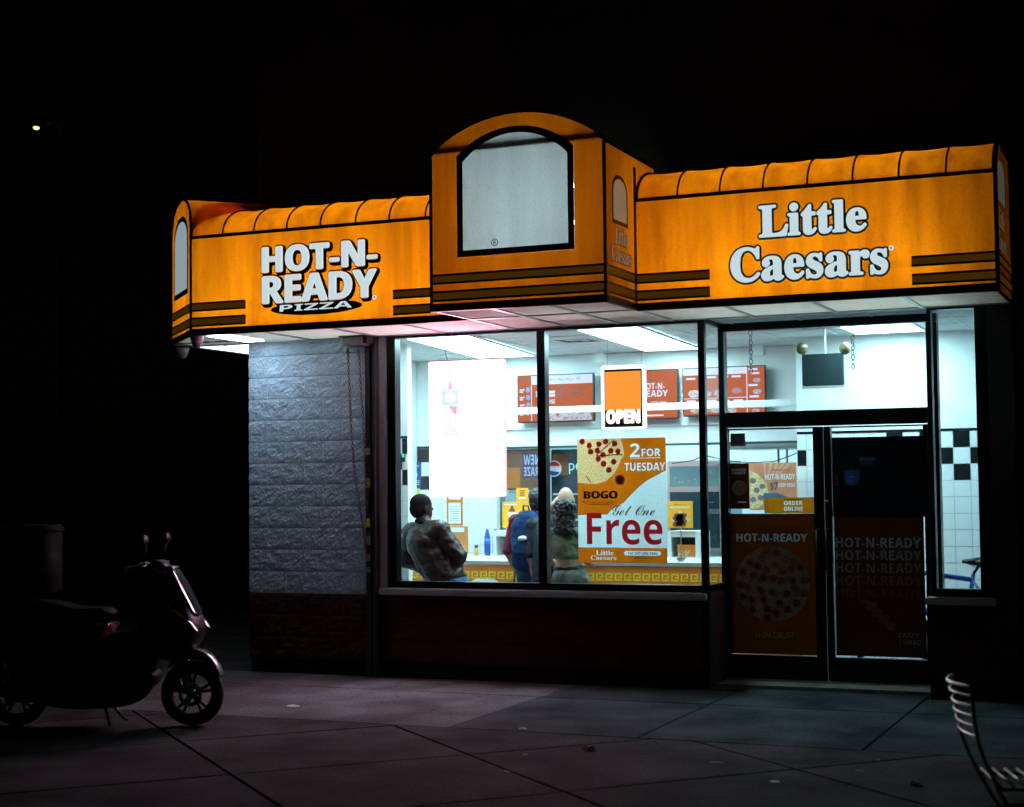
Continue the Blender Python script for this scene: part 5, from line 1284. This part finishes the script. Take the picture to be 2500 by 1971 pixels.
# leaning person by the window
Y0 = .62
hd_ = onY(1031, 1240, Y0); nk = onY(1036, 1280, Y0); ch = onY(1044, 1325, Y0); be = onY(1070, 1378, Y0); pv = onY(1098, 1420, Y0)
shL = onY(1006, 1300, Y0+.10); shR = onY(1074, 1294, Y0-.10)
elL = onY(992, 1366, Y0+.12); elR = onY(1120, 1358, Y0-.06); wrL = onY(1040, 1392, Y0+.26); wrR = onY(1108, 1392, Y0+.16)
fc = (.62, .76, .06)
t = thing('person', 'person in brown leather jacket and jeans leaning back by the left window edge', 'person', (pv.x, Y0, ZF))
kn = [Vector((pv.x+.38, Y0-.08, .52)), Vector((pv.x+.36, Y0+.13, .52))]; ft = [Vector((pv.x+.62, Y0-.1, ZF)), Vector((pv.x+.58, Y0+.15, ZF))]
P = head(hd_, fc, 0, 1.1)+[('c', hd_-Vector((.0, 0, .06)), .058, nk, .066, 0), ('e', pv+Vector((-.035, 0, .055)), (.192, .188, .05), None, 4), ('c', nk+Vector((0, 0, -.02)), .085, ch, .165, 1), ('c', shL, .10, shR, .10, 1), ('e', ch, (.215, .17, .20), None, 1), ('c', ch, .20, be, .195, 1), ('c', be, .198, pv+Vector((-.03, 0, .03)), .185, 1), ('c', nk+Vector((0, 0, .0)), .078, nk+Vector((0, 0, .03)), .072, 1),
    ('c', pv, .15, pv+Vector((.03, 0, -.03)), .148, 2), ('c', shL, .09, elL, .085, 1), ('c', shR, .09, elR, .082, 1), ('c', elL, .08, wrL, .058, 1), ('c', elR, .078, wrR, .056, 1)]
for k in range(2): P += [('c', pv+Vector((.05, -.07+.15*k, -.03)), .10, kn[k], .072, 2), ('c', kn[k], .07, ft[k]+Vector((-.02, 0, .1)), .052, 2)]+shoes(ft[k], (1, 0, 0), 3)
P += hand(wrL, (.5, .5, .2), (-.2, .6, 0), 0)+hand(wrR, (-.7, .2, .1), (0, -.6, 0), 0)
b_ = figure('body', P, [skin_b, leather, denim, shoe, M('jacket_rib', (.012, .010, .011), .9, spec=.1)], t, fold=(1, 2), amp=.011); eyes(hd_, fc, t)
q = MB(); q.torus(nk+Vector((0, 0, .012)), (.25, .1, .95), .074, .021, 28, 10); q.build('jacket_collar', MATS['jacket_rib'], t, True)
f, s, u = basis(fc)
hairdo('knit_cap', [(hd_+u*.042-f*.018, (.090, .106, .094), rotm(fc)), (hd_-f*.05-u*.005, (.082, .078, .095), rotm(fc)), (hd_+u*.02-f*.02, (.090, .085, .085), rotm(fc))], M('knit_cap', (.018, .009, .010), .9, spec=.1, bump=.3, bs=150), t, .002, 60)
# backpack wearer
Y0 = 1.45
hd_ = onY(1312, 1222, Y0); fc = (-.15, .98, .05)
pv = Vector((onY(1302, 1400, Y0).x, Y0, .90)); ch = Vector((onY(1300, 1300, Y0).x, Y0, 1.27)); nk = Vector((hd_.x-.005, Y0-.01, hd_.z-.13))
sh = [ch+Vector((-.175, 0, .11)), ch+Vector((.175, 0, .11))]
t = thing('person', 'dark haired person with a large blue backpack standing at the counter', 'person', (pv.x, Y0, ZF))
el = [sh[0]+Vector((-.07, -.04, -.29)), sh[1]+Vector((.07, .0, -.29))]; wr = [el[0]+Vector((.06, .10, -.22)), el[1]+Vector((-.04, .14, -.2))]
P = head(hd_, fc, 0)+[('c', hd_-Vector((0, .01, .05)), .052, nk, .06, 0), ('c', nk, .07, ch+Vector((0, 0, .05)), .13, 1), ('c', sh[0], .072, sh[1], .072, 1), ('e', ch, (.19, .125, .2), None, 1), ('c', ch, .15, pv+Vector((0, 0, .1)), .15, 1), ('e', pv, (.175, .13, .13), None, 2)]
for k in range(2):
    hx = pv+Vector((-.085+.17*k, 0, -.06)); kn = Vector((hx.x, Y0+.02, .50)); P += [('c', hx, .092, kn, .065, 2), ('c', kn, .063, (kn.x, Y0-.01, .12), .05, 2)]+shoes((kn.x, Y0, ZF), (0, 1, 0), 3)
    P += [('c', sh[k], .066, el[k], .055, 1), ('c', el[k], .05, wr[k], .032, 0)]+hand(wr[k], (0, .3, -.9), (1-2*k, .2, 0), 0)
figure('body', P, [skin_t, maroon, denim_d, shoe], t, fold=(1, 2)); eyes(hd_, fc, t)
f, s, u = basis(fc); hairdo('hair', [(hd_+u*.03-f*.015, (.083, .10, .095), rotm(fc)), (hd_-f*.045-u*.02, (.074, .06, .085), rotm(fc))], hair_k, t, .007, 50)
bp = thing('backpack', 'blue backpack with a pale patch, worn on the back', 'backpack', (ch.x, Y0-.25, pv.z))
bc = Vector((onY(1288, 1300, Y0-.22).x, Y0-.24, 1.20)); bl = M('backpack_blue', (.008, .036, .12), .8, spec=.2, var=.2, vs=8, bump=.3, bs=40)
P = [('e', bc, (.165, .12, .29), None, 0), ('e', bc+Vector((0, .02, .12)), (.15, .11, .17), None, 0), ('e', bc+Vector((0, -.07, -.10)), (.125, .085, .15), None, 0), ('e', bc+Vector((0, -.02, -.2)), (.15, .12, .12), None, 0)]
figure('bag', P, [bl], bp, .012, (0,), .008)
q = MB(); q.tube([bc+Vector((-.03, 0, .28)), bc+Vector((-.025, -.02, .33)), bc+Vector((.025, -.02, .33)), bc+Vector((.03, 0, .28))], .009, 8); q.build('grab_handle', pr_black, bp, True)
q = MB(); q.ball(bc+Vector((.01, -.125, .02)), (.05, .03, .026), 16, 8); q.build('patch', white_paint, bp, True)
for k in (-1, 1):
    q = MB(); q.tube([bc+Vector((.09*k, .06, .26)), ch+Vector((.11*k, .03, .19)), ch+Vector((.12*k, .14, .06)), bc+Vector((.13*k, .12, -.2))], .016, 8); q.build('shoulder_strap', bl, bp, True)
q = MB(); q.tube([bc+Vector((-.11, -.02, -.29)), bc+Vector((-.13, -.02, -.38)), bc+Vector((-.12, -.03, -.47))], .008, 6); q.build('loose_strap', pr_black, bp, True)
q = MB(); q.tube([bc+Vector((-.15*math.cos(g), -.075-.04*math.sin(g), .09+.16*math.sin(g))) for g in [math.pi*i/12 for i in range(13)]], .005, 6); q.build('zip', pr_black, bp, True)
# bald person in dark shirt, arm raised
Y0 = 1.15
hd_ = onY(1381, 1222, Y0); fc = (-.45, .88, .05); ch = Vector((onY(1345, 1300, Y0).x, Y0, 1.22)); pv = Vector((ch.x-.02, Y0, .85)); nk = Vector((hd_.x-.01, Y0-.01, hd_.z-.13))
t = thing('person', 'bald person in a dark shirt with one arm raised, beside the window mullion', 'person', (pv.x, Y0, ZF))
sh = [ch+Vector((-.185, 0, .12)), ch+Vector((.185, 0, .12))]
el = [onY(1296, 1352, Y0-.05), onY(1345, 1262, Y0-.1)+Vector((.35, .12, 0))]; wr = [onY(1306, 1412, Y0+.02), None]
eR = sh[0]+Vector((.06, .16, -.12)); 
P = head(hd_, fc, 0)+[('c', hd_-Vector((0, .01, .05)), .056, nk, .066, 0), ('c', nk, .075, ch+Vector((0, 0, .05)), .14, 1), ('c', sh[0], .078, sh[1], .078, 1), ('e', ch, (.20, .14, .2), None, 1), ('c', ch, .165, pv+Vector((0, 0, .08)), .165, 1), ('e', pv, (.18, .14, .13), None, 2)]
P += [('c', sh[0], .07, el[0], .058, 1), ('c', el[0]+Vector((0, 0, .0)), .052, wr[0], .034, 0)]+hand(wr[0], (.3, .2, -.9), (1, .2, 0), 0)
eR = onY(1338, 1262, Y0+.1); wR = onY(1352, 1232, Y0+.06)
P += [('c', sh[0]+Vector((.06, .05, .0)), .066, eR, .056, 1), ('c', eR, .052, wR, .032, 0)]+hand(wR, (.5, .2, .6), (.4, .6, -.2), 0)
P += [('c', sh[1], .07, sh[1]+Vector((.05, .02, -.28)), .058, 1), ('c', sh[1]+Vector((.05, .02, -.28)), .05, sh[1]+Vector((.0, .14, -.5)), .032, 0)]+hand(sh[1]+Vector((.0, .14, -.5)), (0, .3, -.9), (-1, .2, 0), 0)
for k in range(2):
    hx = pv+Vector((-.09+.18*k, 0, -.05)); kn = Vector((hx.x, Y0+.02, .48)); P += [('c', hx, .095, kn, .068, 2), ('c', kn, .065, (kn.x, Y0-.01, .12), .05, 2)]+shoes((kn.x, Y0, ZF), (0, 1, 0), 3)
figure('body', P, [skin_l, navy, denim_d, shoe], t, fold=(1, 2)); eyes(hd_, fc, t)
# woman-like figure with curly hair described by clothing only
Y0 = .72
hd_ = onY(1384, 1252, Y0); fc = (.15, .97, .0); ch = Vector((onY(1381, 1315, Y0).x, Y0, 1.19)); wa = Vector((onY(1388, 1375, Y0).x, Y0, 1.02)); pv = Vector((onY(1393, 1420, Y0).x, Y0, .86)); nk = Vector((hd_.x, Y0-.01, hd_.z-.12))
t = thing('person', 'person with long dark curls in an olive cropped top and camouflage trousers', 'person', (pv.x, Y0, ZF))
sh = [ch+Vector((-.145, 0, .09)), ch+Vector((.145, 0, .09))]
P = head(hd_, fc, 0, .95)+[('c', hd_-Vector((0, .01, .05)), .046, nk, .05, 0), ('c', nk, .055, ch+Vector((0, 0, .06)), .10, 1), ('c', sh[0], .058, sh[1], .058, 1), ('e', ch, (.150, .105, .16), None, 1), ('c', ch-Vector((0, 0, .03)), .125, wa+Vector((0, 0, .07)), .122, 1), ('c', wa+Vector((0, 0, .04)), .112, wa-Vector((0, 0, .02)), .117, 0),
    ('e', wa-Vector((0, 0, .055)), (.150, .118, .045), None, 4), ('e', pv, (.185, .14, .15), None, 2)]
for k in range(2):
    hx = pv+Vector((-.085+.17*k, 0, -.06)); kn = Vector((hx.x, Y0+.03, .48)); P += [('c', hx, .10, kn, .085, 2), ('c', kn, .085, (kn.x, Y0-.01, .10), .08, 2)]+shoes((kn.x, Y0, ZF), (0, 1, 0), 3)
    sg = -1+2*k; e_ = sh[k]+Vector((.05*sg, .05, -.25)); w_ = e_+Vector((-.03*sg, .2, -.05)); P += [('c', sh[k], .046, e_, .040, 0), ('c', e_, .038, w_, .026, 0)]+hand(w_, (-.1*sg, .9, .2), (-sg, 0, 0), 0)
figure('body', P, [skin_t, green, camo, shoe, pr_black], t, fold=(1, 2)); eyes(hd_, fc, t)
f, s, u = basis(fc); rr = random.Random(5)
bl_ = [(hd_+u*.03-f*.02, (.094, .11, .10), rotm(fc)), (hd_-f*.05-u*.07, (.10, .07, .11), rotm(fc)), (hd_-f*.06-u*.15, (.10, .055, .07), rotm(fc))]
for _ in range(26):
    a = rr.uniform(-1.1, 1.1); z_ = rr.uniform(-.2, .09); bl_.append((hd_+s*math.sin(a)*.10-f*math.cos(a)*.085+u*z_, (.032, .032, .036), None))
hairdo('hair', bl_, M('hair_curly', (.035, .033, .036), .5, var=.4, vs=30, bump=.5, bs=80), t, .016, 42)

# ============================================================ bicycle against the tiled wall
YBK = .95
sd_ = onY(2382, 1372, YBK); st_ = onY(2374, 1416, YBK); tt = onY(2297, 1401, YBK)
t = thing('bicycle', 'bright blue bicycle with black saddle parked inside behind the narrow window', 'bicycle', (sd_.x-.4, YBK, ZF))
bb_ = Vector((st_.x-.11, YBK, .30)); ra = Vector((st_.x+.32, YBK, .37)); hdt = Vector((st_.x-.52, YBK, st_.z+.07)); hdb = Vector((st_.x-.56, YBK, st_.z-.08)); fa = Vector((st_.x-.68, YBK, .37)); st_ = Vector((st_.x, YBK, st_.z))
bb_.z = .30
bbl = M('bicycle_blue', (.01, .10, .55), .25, var=.05, coat=.6)
q = MB(); q.tube([hdt, st_], .021, 12); q.tube([hdb, bb_], .024, 12); q.tube([st_+Vector((.01, 0, .05)), bb_], .018, 12); q.tube([hdt+Vector((0, 0, .03)), hdb], .022, 12)
for k in (-1, 1): q.tube([st_+Vector((0, .012*k, 0)), ra+Vector((0, .06*k, 0))], .010, 8); q.tube([bb_+Vector((0, .03*k, 0)), ra+Vector((0, .06*k, 0))], .011, 8)
q.build('frame', bbl, t, True)
q = MB(); q.tube([st_+Vector((.01, 0, .05)), Vector((sd_.x+.03, YBK, sd_.z-.03))], .013, 10); q.build('seat_post', pr_black, t, True)
q = MB(); q.ball((sd_.x+.08, YBK, sd_.z), (.09, .075, .028)); q.tube([(sd_.x+.06, YBK, sd_.z), (sd_.x-.11, YBK, sd_.z+.004)], [.045, .016], 10); q.build('saddle', pr_black, t, True)
q = MB(); q.tube([(sd_.x-.08, YBK, sd_.z-.01), (sd_.x+.0, YBK, sd_.z-.045), (sd_.x+.12, YBK, sd_.z-.015)], .005, 6); q.build('saddle_rail', steel, t, True)
for c in (ra, fa):
    q = MB(); q.torus(c, (0, 1, 0), .32, .022, 48, 10); wh = q.build('wheel', rubber, t, True)
    q = MB(); q.torus(c, (0, 1, 0), .298, .010, 48, 8); q.build('rim', steel, wh, True)
    q = MB(); [q.tube([c+Vector((0, .02*(1-2*(k % 2)), 0)), c+Vector((.296*math.cos(k*math.pi/12), 0, .296*math.sin(k*math.pi/12)))], .0015, 4) for k in range(24)]; q.build('spokes', steel, wh)
q = MB(); [q.tube([hdb+Vector((0, .05*k, -.02)), fa+Vector((0, .05*k, 0))], .014, 8) for k in (-1, 1)]; q.tube([hdb+Vector((0, -.05, -.02)), hdb+Vector((0, .05, -.02))], .016, 8); q.build('fork', bbl, t, True)
q = MB(); h0 = hdt+Vector((-.04, 0, .10)); q.tube([hdt+Vector((0, 0, .03)), h0], .013, 8); q.tube([h0+Vector((.06, -.26, 0)), h0+Vector((0, -.1, 0)), h0+Vector((0, .1, 0)), h0+Vector((.06, .26, 0))], .012, 8); q.build('handlebar', pr_black, t, True)
q = MB(); q.lathe([(.09, -.004), (.09, .004)], bb_+Vector((0, -.05, 0)), (0, 1, 0)); q.tube([bb_+Vector((0, -.06, 0)), bb_+Vector((.12, -.06, -.12))], .01, 8); q.box(bb_.x+.08, bb_.x+.16, YBK-.15, YBK-.065, bb_.z-.135, bb_.z-.115); q.build('crank', dark, t)

# ============================================================ scooter outside
def pillow(mb, prof, hw, y0=0.0, p=.35, n=7, tf=None):
    cx = sum(a for a, b in prof)/len(prof); cz = sum(b for a, b in prof)/len(prof); m = len(prof); vs = []
    for k in range(n+1):
        g = -math.pi/2+math.pi*k/n; s_ = max(.02, math.cos(g))**p; y = hw*math.sin(g)
        for a, b in prof: vs.append((cx+(a-cx)*s_, y0+y*(tf(a, b) if tf else 1), cz+(b-cz)*s_))
    fs = [(k*m+i, k*m+(i+1) % m, (k+1)*m+(i+1) % m, (k+1)*m+i) for k in range(n) for i in range(m)]+[list(range(m))[::-1], list(range(n*m, (n+1)*m))]
    return mb.add(vs, fs)
def smoothp(pts, it=2):
    for _ in range(it):
        o = []
        for i in range(len(pts)):
            a, b = pts[i], pts[(i+1) % len(pts)]; o += [(a[0]*.75+b[0]*.25, a[1]*.75+b[1]*.25), (a[0]*.25+b[0]*.75, a[1]*.25+b[1]*.75)]
        pts = o
    return pts
cf = onZ(470, 1772, 0); cr_ = onZ(48, 1772, 0)
hdg = math.atan2(cf.y-cr_.y, cf.x-cr_.x); WB = 1.31
sc_root = thing('motor_scooter', 'black motor scooter parked at the left, front wheel pointing to the shop', 'scooter', (cf.x-WB*math.cos(hdg), cf.y-WB*math.sin(hdg), 0), None, hdg)
LM = Matrix.Translation(sc_root.location) @ Matrix.Rotation(hdg, 4, 'Z')
def spart(mb, name, mat, parent=None, smooth=True):
    mb.v = [tuple(LM @ Vector(p)) for p in mb.v]; return mb.build(name, mat, parent or sc_root, smooth)
gl = M('scooter_gloss', (.012, .010, .014), .06, var=.1, coat=.8); sat = M('scooter_satin', (.006, .0055, .0065), .42, var=.1, spec=.10); pearl = M('scooter_pearl', (.20, .17, .22), .25, .3, coat=.5)
RW = .235
for nm, xw, wd_ in (('front_wheel', WB, .045), ('rear_wheel', 0, .055)):
    q = MB(); q.torus((xw, 0, RW), (0, 1, 0), RW-.048, .048, 48, 12); w_ = spart(q, nm, rubber)
    q = MB(); q.lathe([(.155, -.03), (.178, -.035), (.178, .035), (.155, .03), (.155, -.03)], (xw, 0, RW), (0, 1, 0), 40, False); spart(q, 'rim', sat, w_)
    q = MB()
    for k in range(5):
        g = R(90+72*k); d = Vector((math.cos(g), 0, math.sin(g))); e = Vector((-d.z, 0, d.x)); c = Vector((xw, 0, RW))
        for sgn in (-1, 1): q.tube([c+d*.03+e*.006*sgn, c+d*.10+e*.014*sgn, c+d*.158+e*.030*sgn], [.014, .011, .012], 8)
    spart(q, 'spoke', sat, w_)
    q = MB(); q.lathe([(.03, -.05), (.035, -.02), (.035, .02), (.03, .05)], (xw, 0, RW), (0, 1, 0), 20); spart(q, 'hub', sat, w_)
q = MB(); q.lathe([(.088, -.003), (.088, .003), (.06, .003), (.06, -.003), (.088, -.003)], (WB, -.06, RW), (0, 1, 0), 36, False); spart(q, 'brake_disc', steel)
q = MB(); q.bbox(WB-.115, WB-.065, -.085, -.04, RW+.02, RW+.10, .008); spart(q, 'brake_caliper', steel)
for k in (-1, 1):
    q = MB(); q.tube([(WB, .075*k, RW), (WB-.05, .075*k, .40), (WB-.12, .07*k, .62)], [.022, .026, .028], 12); spart(q, 'fork_leg', pearl)
q = MB(); pts = []
for i in range(15):
    g = R(28+i*7.5); pts.append((WB+.262*math.cos(g), RW+.262*math.sin(g)))
outl = pts+[(WB+(.262+.03*math.sin(math.pi*i/14))*math.cos(R(28+i*7.5))*1.0, RW+(.275+.055*math.sin(math.pi*i/14))*math.sin(R(28+i*7.5))) for i in range(14, -1, -1)]
pillow(q, outl, .075, p=.12); spart(q, 'front_fender', pearl)
# front apron, nose, visor
q = MB(); pillow(q, smoothp([(1.12, 1.15), (1.17, 1.155), (1.245, 1.02), (1.33, .86), (1.39, .72), (1.38, .62), (1.32, .54), (1.16, .46), (1.02, .50), (.98, .80)]), .23, p=.30, tf=lambda a, b: .55+.45*max(0, min(1, (1.12-b)/.35))); spart(q, 'front_shield', sat)
q = MB(); pillow(q, smoothp([(1.165, 1.15), (1.185, 1.15), (1.275, .99), (1.355, .83), (1.375, .79), (1.325, .83), (1.22, .98)], 2), .13, p=.3); spart(q, 'visor_panel', gl)
q = MB(); pillow(q, smoothp([(1.14, 1.165), (1.185, 1.168), (1.195, 1.135), (1.15, 1.13)], 2), .09, p=.3); spart(q, 'visor_cap', pearl)
for k in (-1, 1):
    q = MB(); pillow(q, smoothp([(1.14, .93), (1.20, .87), (1.28, .83), (1.36, .76), (1.405, .69), (1.39, .70), (1.30, .78), (1.2, .83)], 2), .05, .165*k, p=.4); spart(q, 'shield_blade', pearl)
    q = MB(); pillow(q, smoothp([(1.23, .80), (1.33, .74), (1.36, .69), (1.30, .70), (1.24, .745)], 2), .045, .165*k, p=.4); hl = spart(q, 'headlight', M('headlight_lens', (.05, .09, .13), .06, coat=1.0))
q = MB(); pillow(q, smoothp([(1.10, .86), (1.10, .40), (.70, .22), (.52, .30), (.60, .62), (.74, .70), (.92, .70)]), .17, p=.25); spart(q, 'tunnel_fairing', sat)
q = MB(); pillow(q, smoothp([(1.12, 1.14), (1.04, .82), (1.02, .55), (.98, .40), (.93, .40), (.95, .60), (.98, .84), (1.06, 1.12)]), .19, p=.2); spart(q, 'leg_shield', sat)
q = MB(); pillow(q, smoothp([(1.02, .44), (.62, .34), (.40, .34), (.38, .26), (.60, .22), (1.0, .26), (1.08, .34)]), .19, p=.15); spart(q, 'floorboard', sat)
q = MB(); pillow(q, smoothp([(.72, .74), (.66, .52), (.56, .34), (.20, .34), (-.10, .46), (-.34, .66), (-.36, .76), (-.05, .80), (.40, .80)]), .17, p=.25); spart(q, 'rear_body', sat)
q = MB(); pillow(q, smoothp([(.74, .76), (.70, .70), (.66, .60), (.60, .56), (.64, .68), (.68, .76)], 2), .175, p=.2); spart(q, 'body_panel', M('scooter_red_highlight', (.12, .01, .02), .2, coat=.6))  # red highlight on the bodywork, put into this panel's colour
q = MB(); pillow(q, smoothp([(.76, .80), (.70, .87), (.50, .86), (.38, .89), (.22, .93), (-.14, .92), (-.2, .84), (.2, .79), (.5, .77)]), .15, p=.2); spart(q, 'seat', M('seat_vinyl', (.005, .0045, .006), .6, bump=.15, spec=.08))
q = MB(); q.bbox(-.22, .26, -.22, .22, .97, 1.44, .015); bx_ = spart(q, 'delivery_box', M('delivery_box_black', (.003, .003, .004), .8, spec=.06))
q = MB(); q.bbox(-.235, .275, -.235, .235, 1.40, 1.47, .02); spart(q, 'lid', MATS['delivery_box_black'], bx_)
q = MB(); pillow(q, smoothp([(1.06, .40), (.98, .20), (.80, .13), (.30, .12), (.12, .22), (.16, .42), (.6, .46)]), .16, p=.2); spart(q, 'belly_cowl', sat)
q = MB(); [q.tube([(-.15, .1*k, .88), (-.05, .1*k, .972), (.15, .1*k, .972)], .012, 8) for k in (-1, 1)]; spart(q, 'rack', steel)
q = MB(); q.bbox(-.1, .34, -.13, .10, .18, .36, .04); spart(q, 'engine', M('engine_cast', (.06, .06, .062), .5, .6))
q = MB(); q.tube([(.30, -.14, .26), (.0, -.17, .27), (-.28, -.18, .36)], [.02, .05, .055], 14); spart(q, 'exhaust', sat)
q = MB(); [q.tube([(.02, .12*k, RW), (-.08, .12*k, .58)], .03, 12) for k in (-1, 1)]; spart(q, 'rear_shock', steel)
q = MB(); q.tube([(.60, .08, .24), (.72, .22, .03), (.74, .25, .006)], .012, 8); q.tube([(.66, -.06, .22), (.74, -.14, .02)], .012, 8); spart(q, 'stand', dark)
q = MB(); q.tube([(1.06, 0, 1.05), (1.02, 0, 1.16)], .03, 10); q.tube([(.92, -.33, 1.15), (1.0, -.16, 1.19), (1.02, 0, 1.17), (1.0, .16, 1.19), (.92, .33, 1.15)], .014, 10); hb = spart(q, 'handlebar', dark)
for k in (-1, 1):
    q = MB(); q.tube([(.90, .36*k, 1.145), (.945, .25*k, 1.163)], .019, 12); spart(q, 'grip', rubber, hb)
    q = MB(); q.tube([(1.0, .20*k, 1.19), (1.05, .28*k, 1.18), (1.0, .38*k, 1.16)], .007, 8); spart(q, 'brake_lever', dark, hb)
    q = MB(); q.tube([(1.01, .2*k, 1.19), (1.04, .26*k, 1.32)], .006, 8); q.ball((1.04, .28*k, 1.36), (.018, .07, .04), 16, 10); spart(q, 'mirror', sat, hb)
q = MB(); pillow(q, smoothp([(.98, 1.15), (1.02, 1.22), (1.12, 1.20), (1.14, 1.14), (1.06, 1.10)]), .10, p=.3); spart(q, 'instrument_cowl', sat, hb)
q = MB(); [q.tube([(1.0, .18*k, 1.18), (1.10, .15*k, 1.13), (1.12, .09*k, .95), (1.20, .08*k, .60)], .005, 6) for k in (-1, 1)]; spart(q, 'brake_cable', rubber)
q = MB(); q.bbox(-.40, -.392, -.10, .10, .50, .62, .003); spart(q, 'number_plate', M('plate_pale', (.4, .38, .3), .5))
q = MB(); pillow(q, smoothp([(-.34, .74), (-.38, .68), (-.32, .64), (-.28, .70)]), .10, p=.3); spart(q, 'tail_light', M('tail_red', (.2, .01, .01), .15, coat=1))
q = MB(); pillow(q, [(WB*0-.20*math.cos(R(a)), RW+.285*math.sin(R(a))) for a in range(20, 150, 10)]+[(-.19*math.cos(R(a)), RW+.262*math.sin(R(a))) for a in range(140, 10, -10)], .07, p=.1); spart(q, 'rear_fender', sat)

# ============================================================ slatted folding chair at the right
chm = M('chair_frame_olive', (.22, .17, .02), .45, .1); slm = M('chair_slat_metal', (.42, .42, .38), .3, .8, var=.08)
near_, far_ = Vector((7.49, -6.07, 0)), Vector((7.36, -5.67, 0)); vc = (far_-near_); WC = vc.length; vc = vc/WC; fcv = Vector((-vc.y, vc.x, 0))
if fcv.x < 0: fcv = -fcv
CP = lambda x, v, z: near_+fcv*x+vc*v+Vector((0, 0, z))
zs = .45
ct_ = thing('folding_chair', 'metal folding chair with slatted seat and back, cut off at the right edge', 'chair', CP(.2, WC/2, 0))
BK = [(-.097, .865), (-.092, .80), (-.085, .72), (-.072, .63), (-.045, .55), (0, .45), (.06, .34), (.16, .18), (.27, .012)]
def bx(z):
    for (x0, z0), (x1, z1) in zip(BK, BK[1:]):
        if z <= z0 and z >= z1: return x0+(x1-x0)*(z0-z)/(z0-z1)
    return BK[0][0]
for v, e in ((0, .022), (WC, -.022)):
    q = MB(); q.tube([CP(x, v, z) for x, z in BK], .0085, 10); q.build('leg', chm, ct_, True)
    q = MB(); q.tube([CP(x, v+e, z) for x, z in ((.38, .44), (.24, .22), (.10, .012))], .0105, 10); q.build('leg', chm, ct_, True)
    q = MB(); q.tube([CP(0, v+e, zs-.012), CP(.42, v+e, zs-.012)], .010, 10); q.build('seat_rail', chm, ct_, True)
for i, z in enumerate((.862, .824, .780, .740, .698, .655)):
    q = MB(); n_ = 16
    q.tube([CP(bx(z)-.045*math.sin(math.pi*k/n_)*(1.2-.12*i), WC*k/n_, z) for k in range(n_+1)], .0048 if i else .0075, 10); q.build('back_slat', slm, ct_, True)
for i in range(8):
    x = .014+.052*i; q = MB(); q.tube([CP(x, .004, zs+.004), CP(x, WC-.004, zs+.004)], .0055, 10); q.build('seat_slat', slm, ct_, True)
q = MB(); q.tube([CP(.235, 0, .06), CP(.235, WC, .06)], .008, 8); q.tube([CP(.135, .022, .07), CP(.135, WC-.022, .07)], .008, 8); q.build('cross_brace', chm, ct_, True)

# ============================================================ litter
def scrap(label, px, py, w, d, h, col, seed, name='paper_scrap', cat='litter'):
    c = onZ(px, py, 0.0); rr = random.Random(seed); q = MB(); N = 9; vs = [(c.x, c.y, .004+h)]
    for ring, f in ((1, .55), (2, 1.0)):
        for k in range(N):
            g = 2*math.pi*k/N; r_ = f*rr.uniform(.75, 1.1); vs.append((c.x+w*r_*math.cos(g), c.y+d*r_*math.sin(g), .003+(h*rr.uniform(.4, 1.1) if ring == 1 else h*rr.uniform(0, .3))))
    fs = [(0, 1+k, 1+(k+1) % N) for k in range(N)]+[(1+k, 1+N+k, 1+N+(k+1) % N, 1+(k+1) % N) for k in range(N)]
    q.add(vs, fs); q.add([(x, y, .0015) for x, y, z in vs[1+N:]], [list(range(N))[::-1]]); q.add([], [])
    tag(q.build(name, M('litter_%d' % seed, col, .7, var=.1)), label, cat, 'litter on the pavement')
scrap('white paper scrap on the pavement right of the scooter', 714, 1725, .06, .03, .012, (.75, .75, .78), 21)
scrap('small bright scrap in the dark slab below the window', 1276, 1780, .032, .02, .01, (.8, .8, .82), 22)
scrap('crumpled dark grey lump on the pavement in front of the window', 1437, 1833, .05, .04, .03, (.16, .16, .16), 23)
scrap('thin white stick on the pavement below the doors', 1749, 1863, .055, .008, .006, (.75, .75, .75), 24)
scrap('pale blue card on the pavement below the doors', 1891, 1909, .032, .03, .003, (.4, .55, .62), 25)
scrap('small dark lump on the pavement left of the chair', 2237, 1918, .045, .035, .025, (.2, .2, .19), 26)
scrap('short white straw piece on the pavement left of the chair', 2099, 1883, .03, .007, .005, (.7, .7, .7), 27)
scrap('tiny white butt close to the slab joint left of the chair', 2145, 1857, .016, .006, .005, (.7, .7, .7), 28)
scrap('flattened dark gum wrapper below the left doorpost', 1860, 1747, .03, .012, .004, (.03, .03, .03), 29)
scrap('small pale flake near the wide pavement joint', 1237, 1884, .022, .012, .004, (.5, .45, .47), 30)
scrap('tiny pale flake between the wide joint and the dark lump', 1282, 1843, .02, .010, .004, (.45, .42, .42), 31)

# ============================================================ far street lamp
c = onY(90, 310, 34.0)
t = thing('street_lamp', 'distant amber street lamp glowing high at the left', 'street lamp', (c.x+1.2, 34, -.15))
q = MB(); q.tube([(c.x+1.2, 34, -.15), (c.x+1.2, 34, c.z-.3), (c.x+.9, 34, c.z+.1), (c.x+.1, 34, c.z+.12)], [.09, .06, .05, .04], 10); q.build('pole', dark, t, True)
q = MB(); q.ball((c.x, 34, c.z+.05), (.24, .12, .09)); q.build('lamp_housing', M('lamp_housing', (.25, .16, .06), .5), t, True)
q = MB(); q.ball((c.x-.02, 34, c.z-.02), (.11, .09, .07)); q.build('bulb', M('lamp_amber', (.8, .6, .3), .5, emit=(1.0, .66, .22), es=6.0, var=0), t, True)

bpy.data.scenes.remove(TMP)
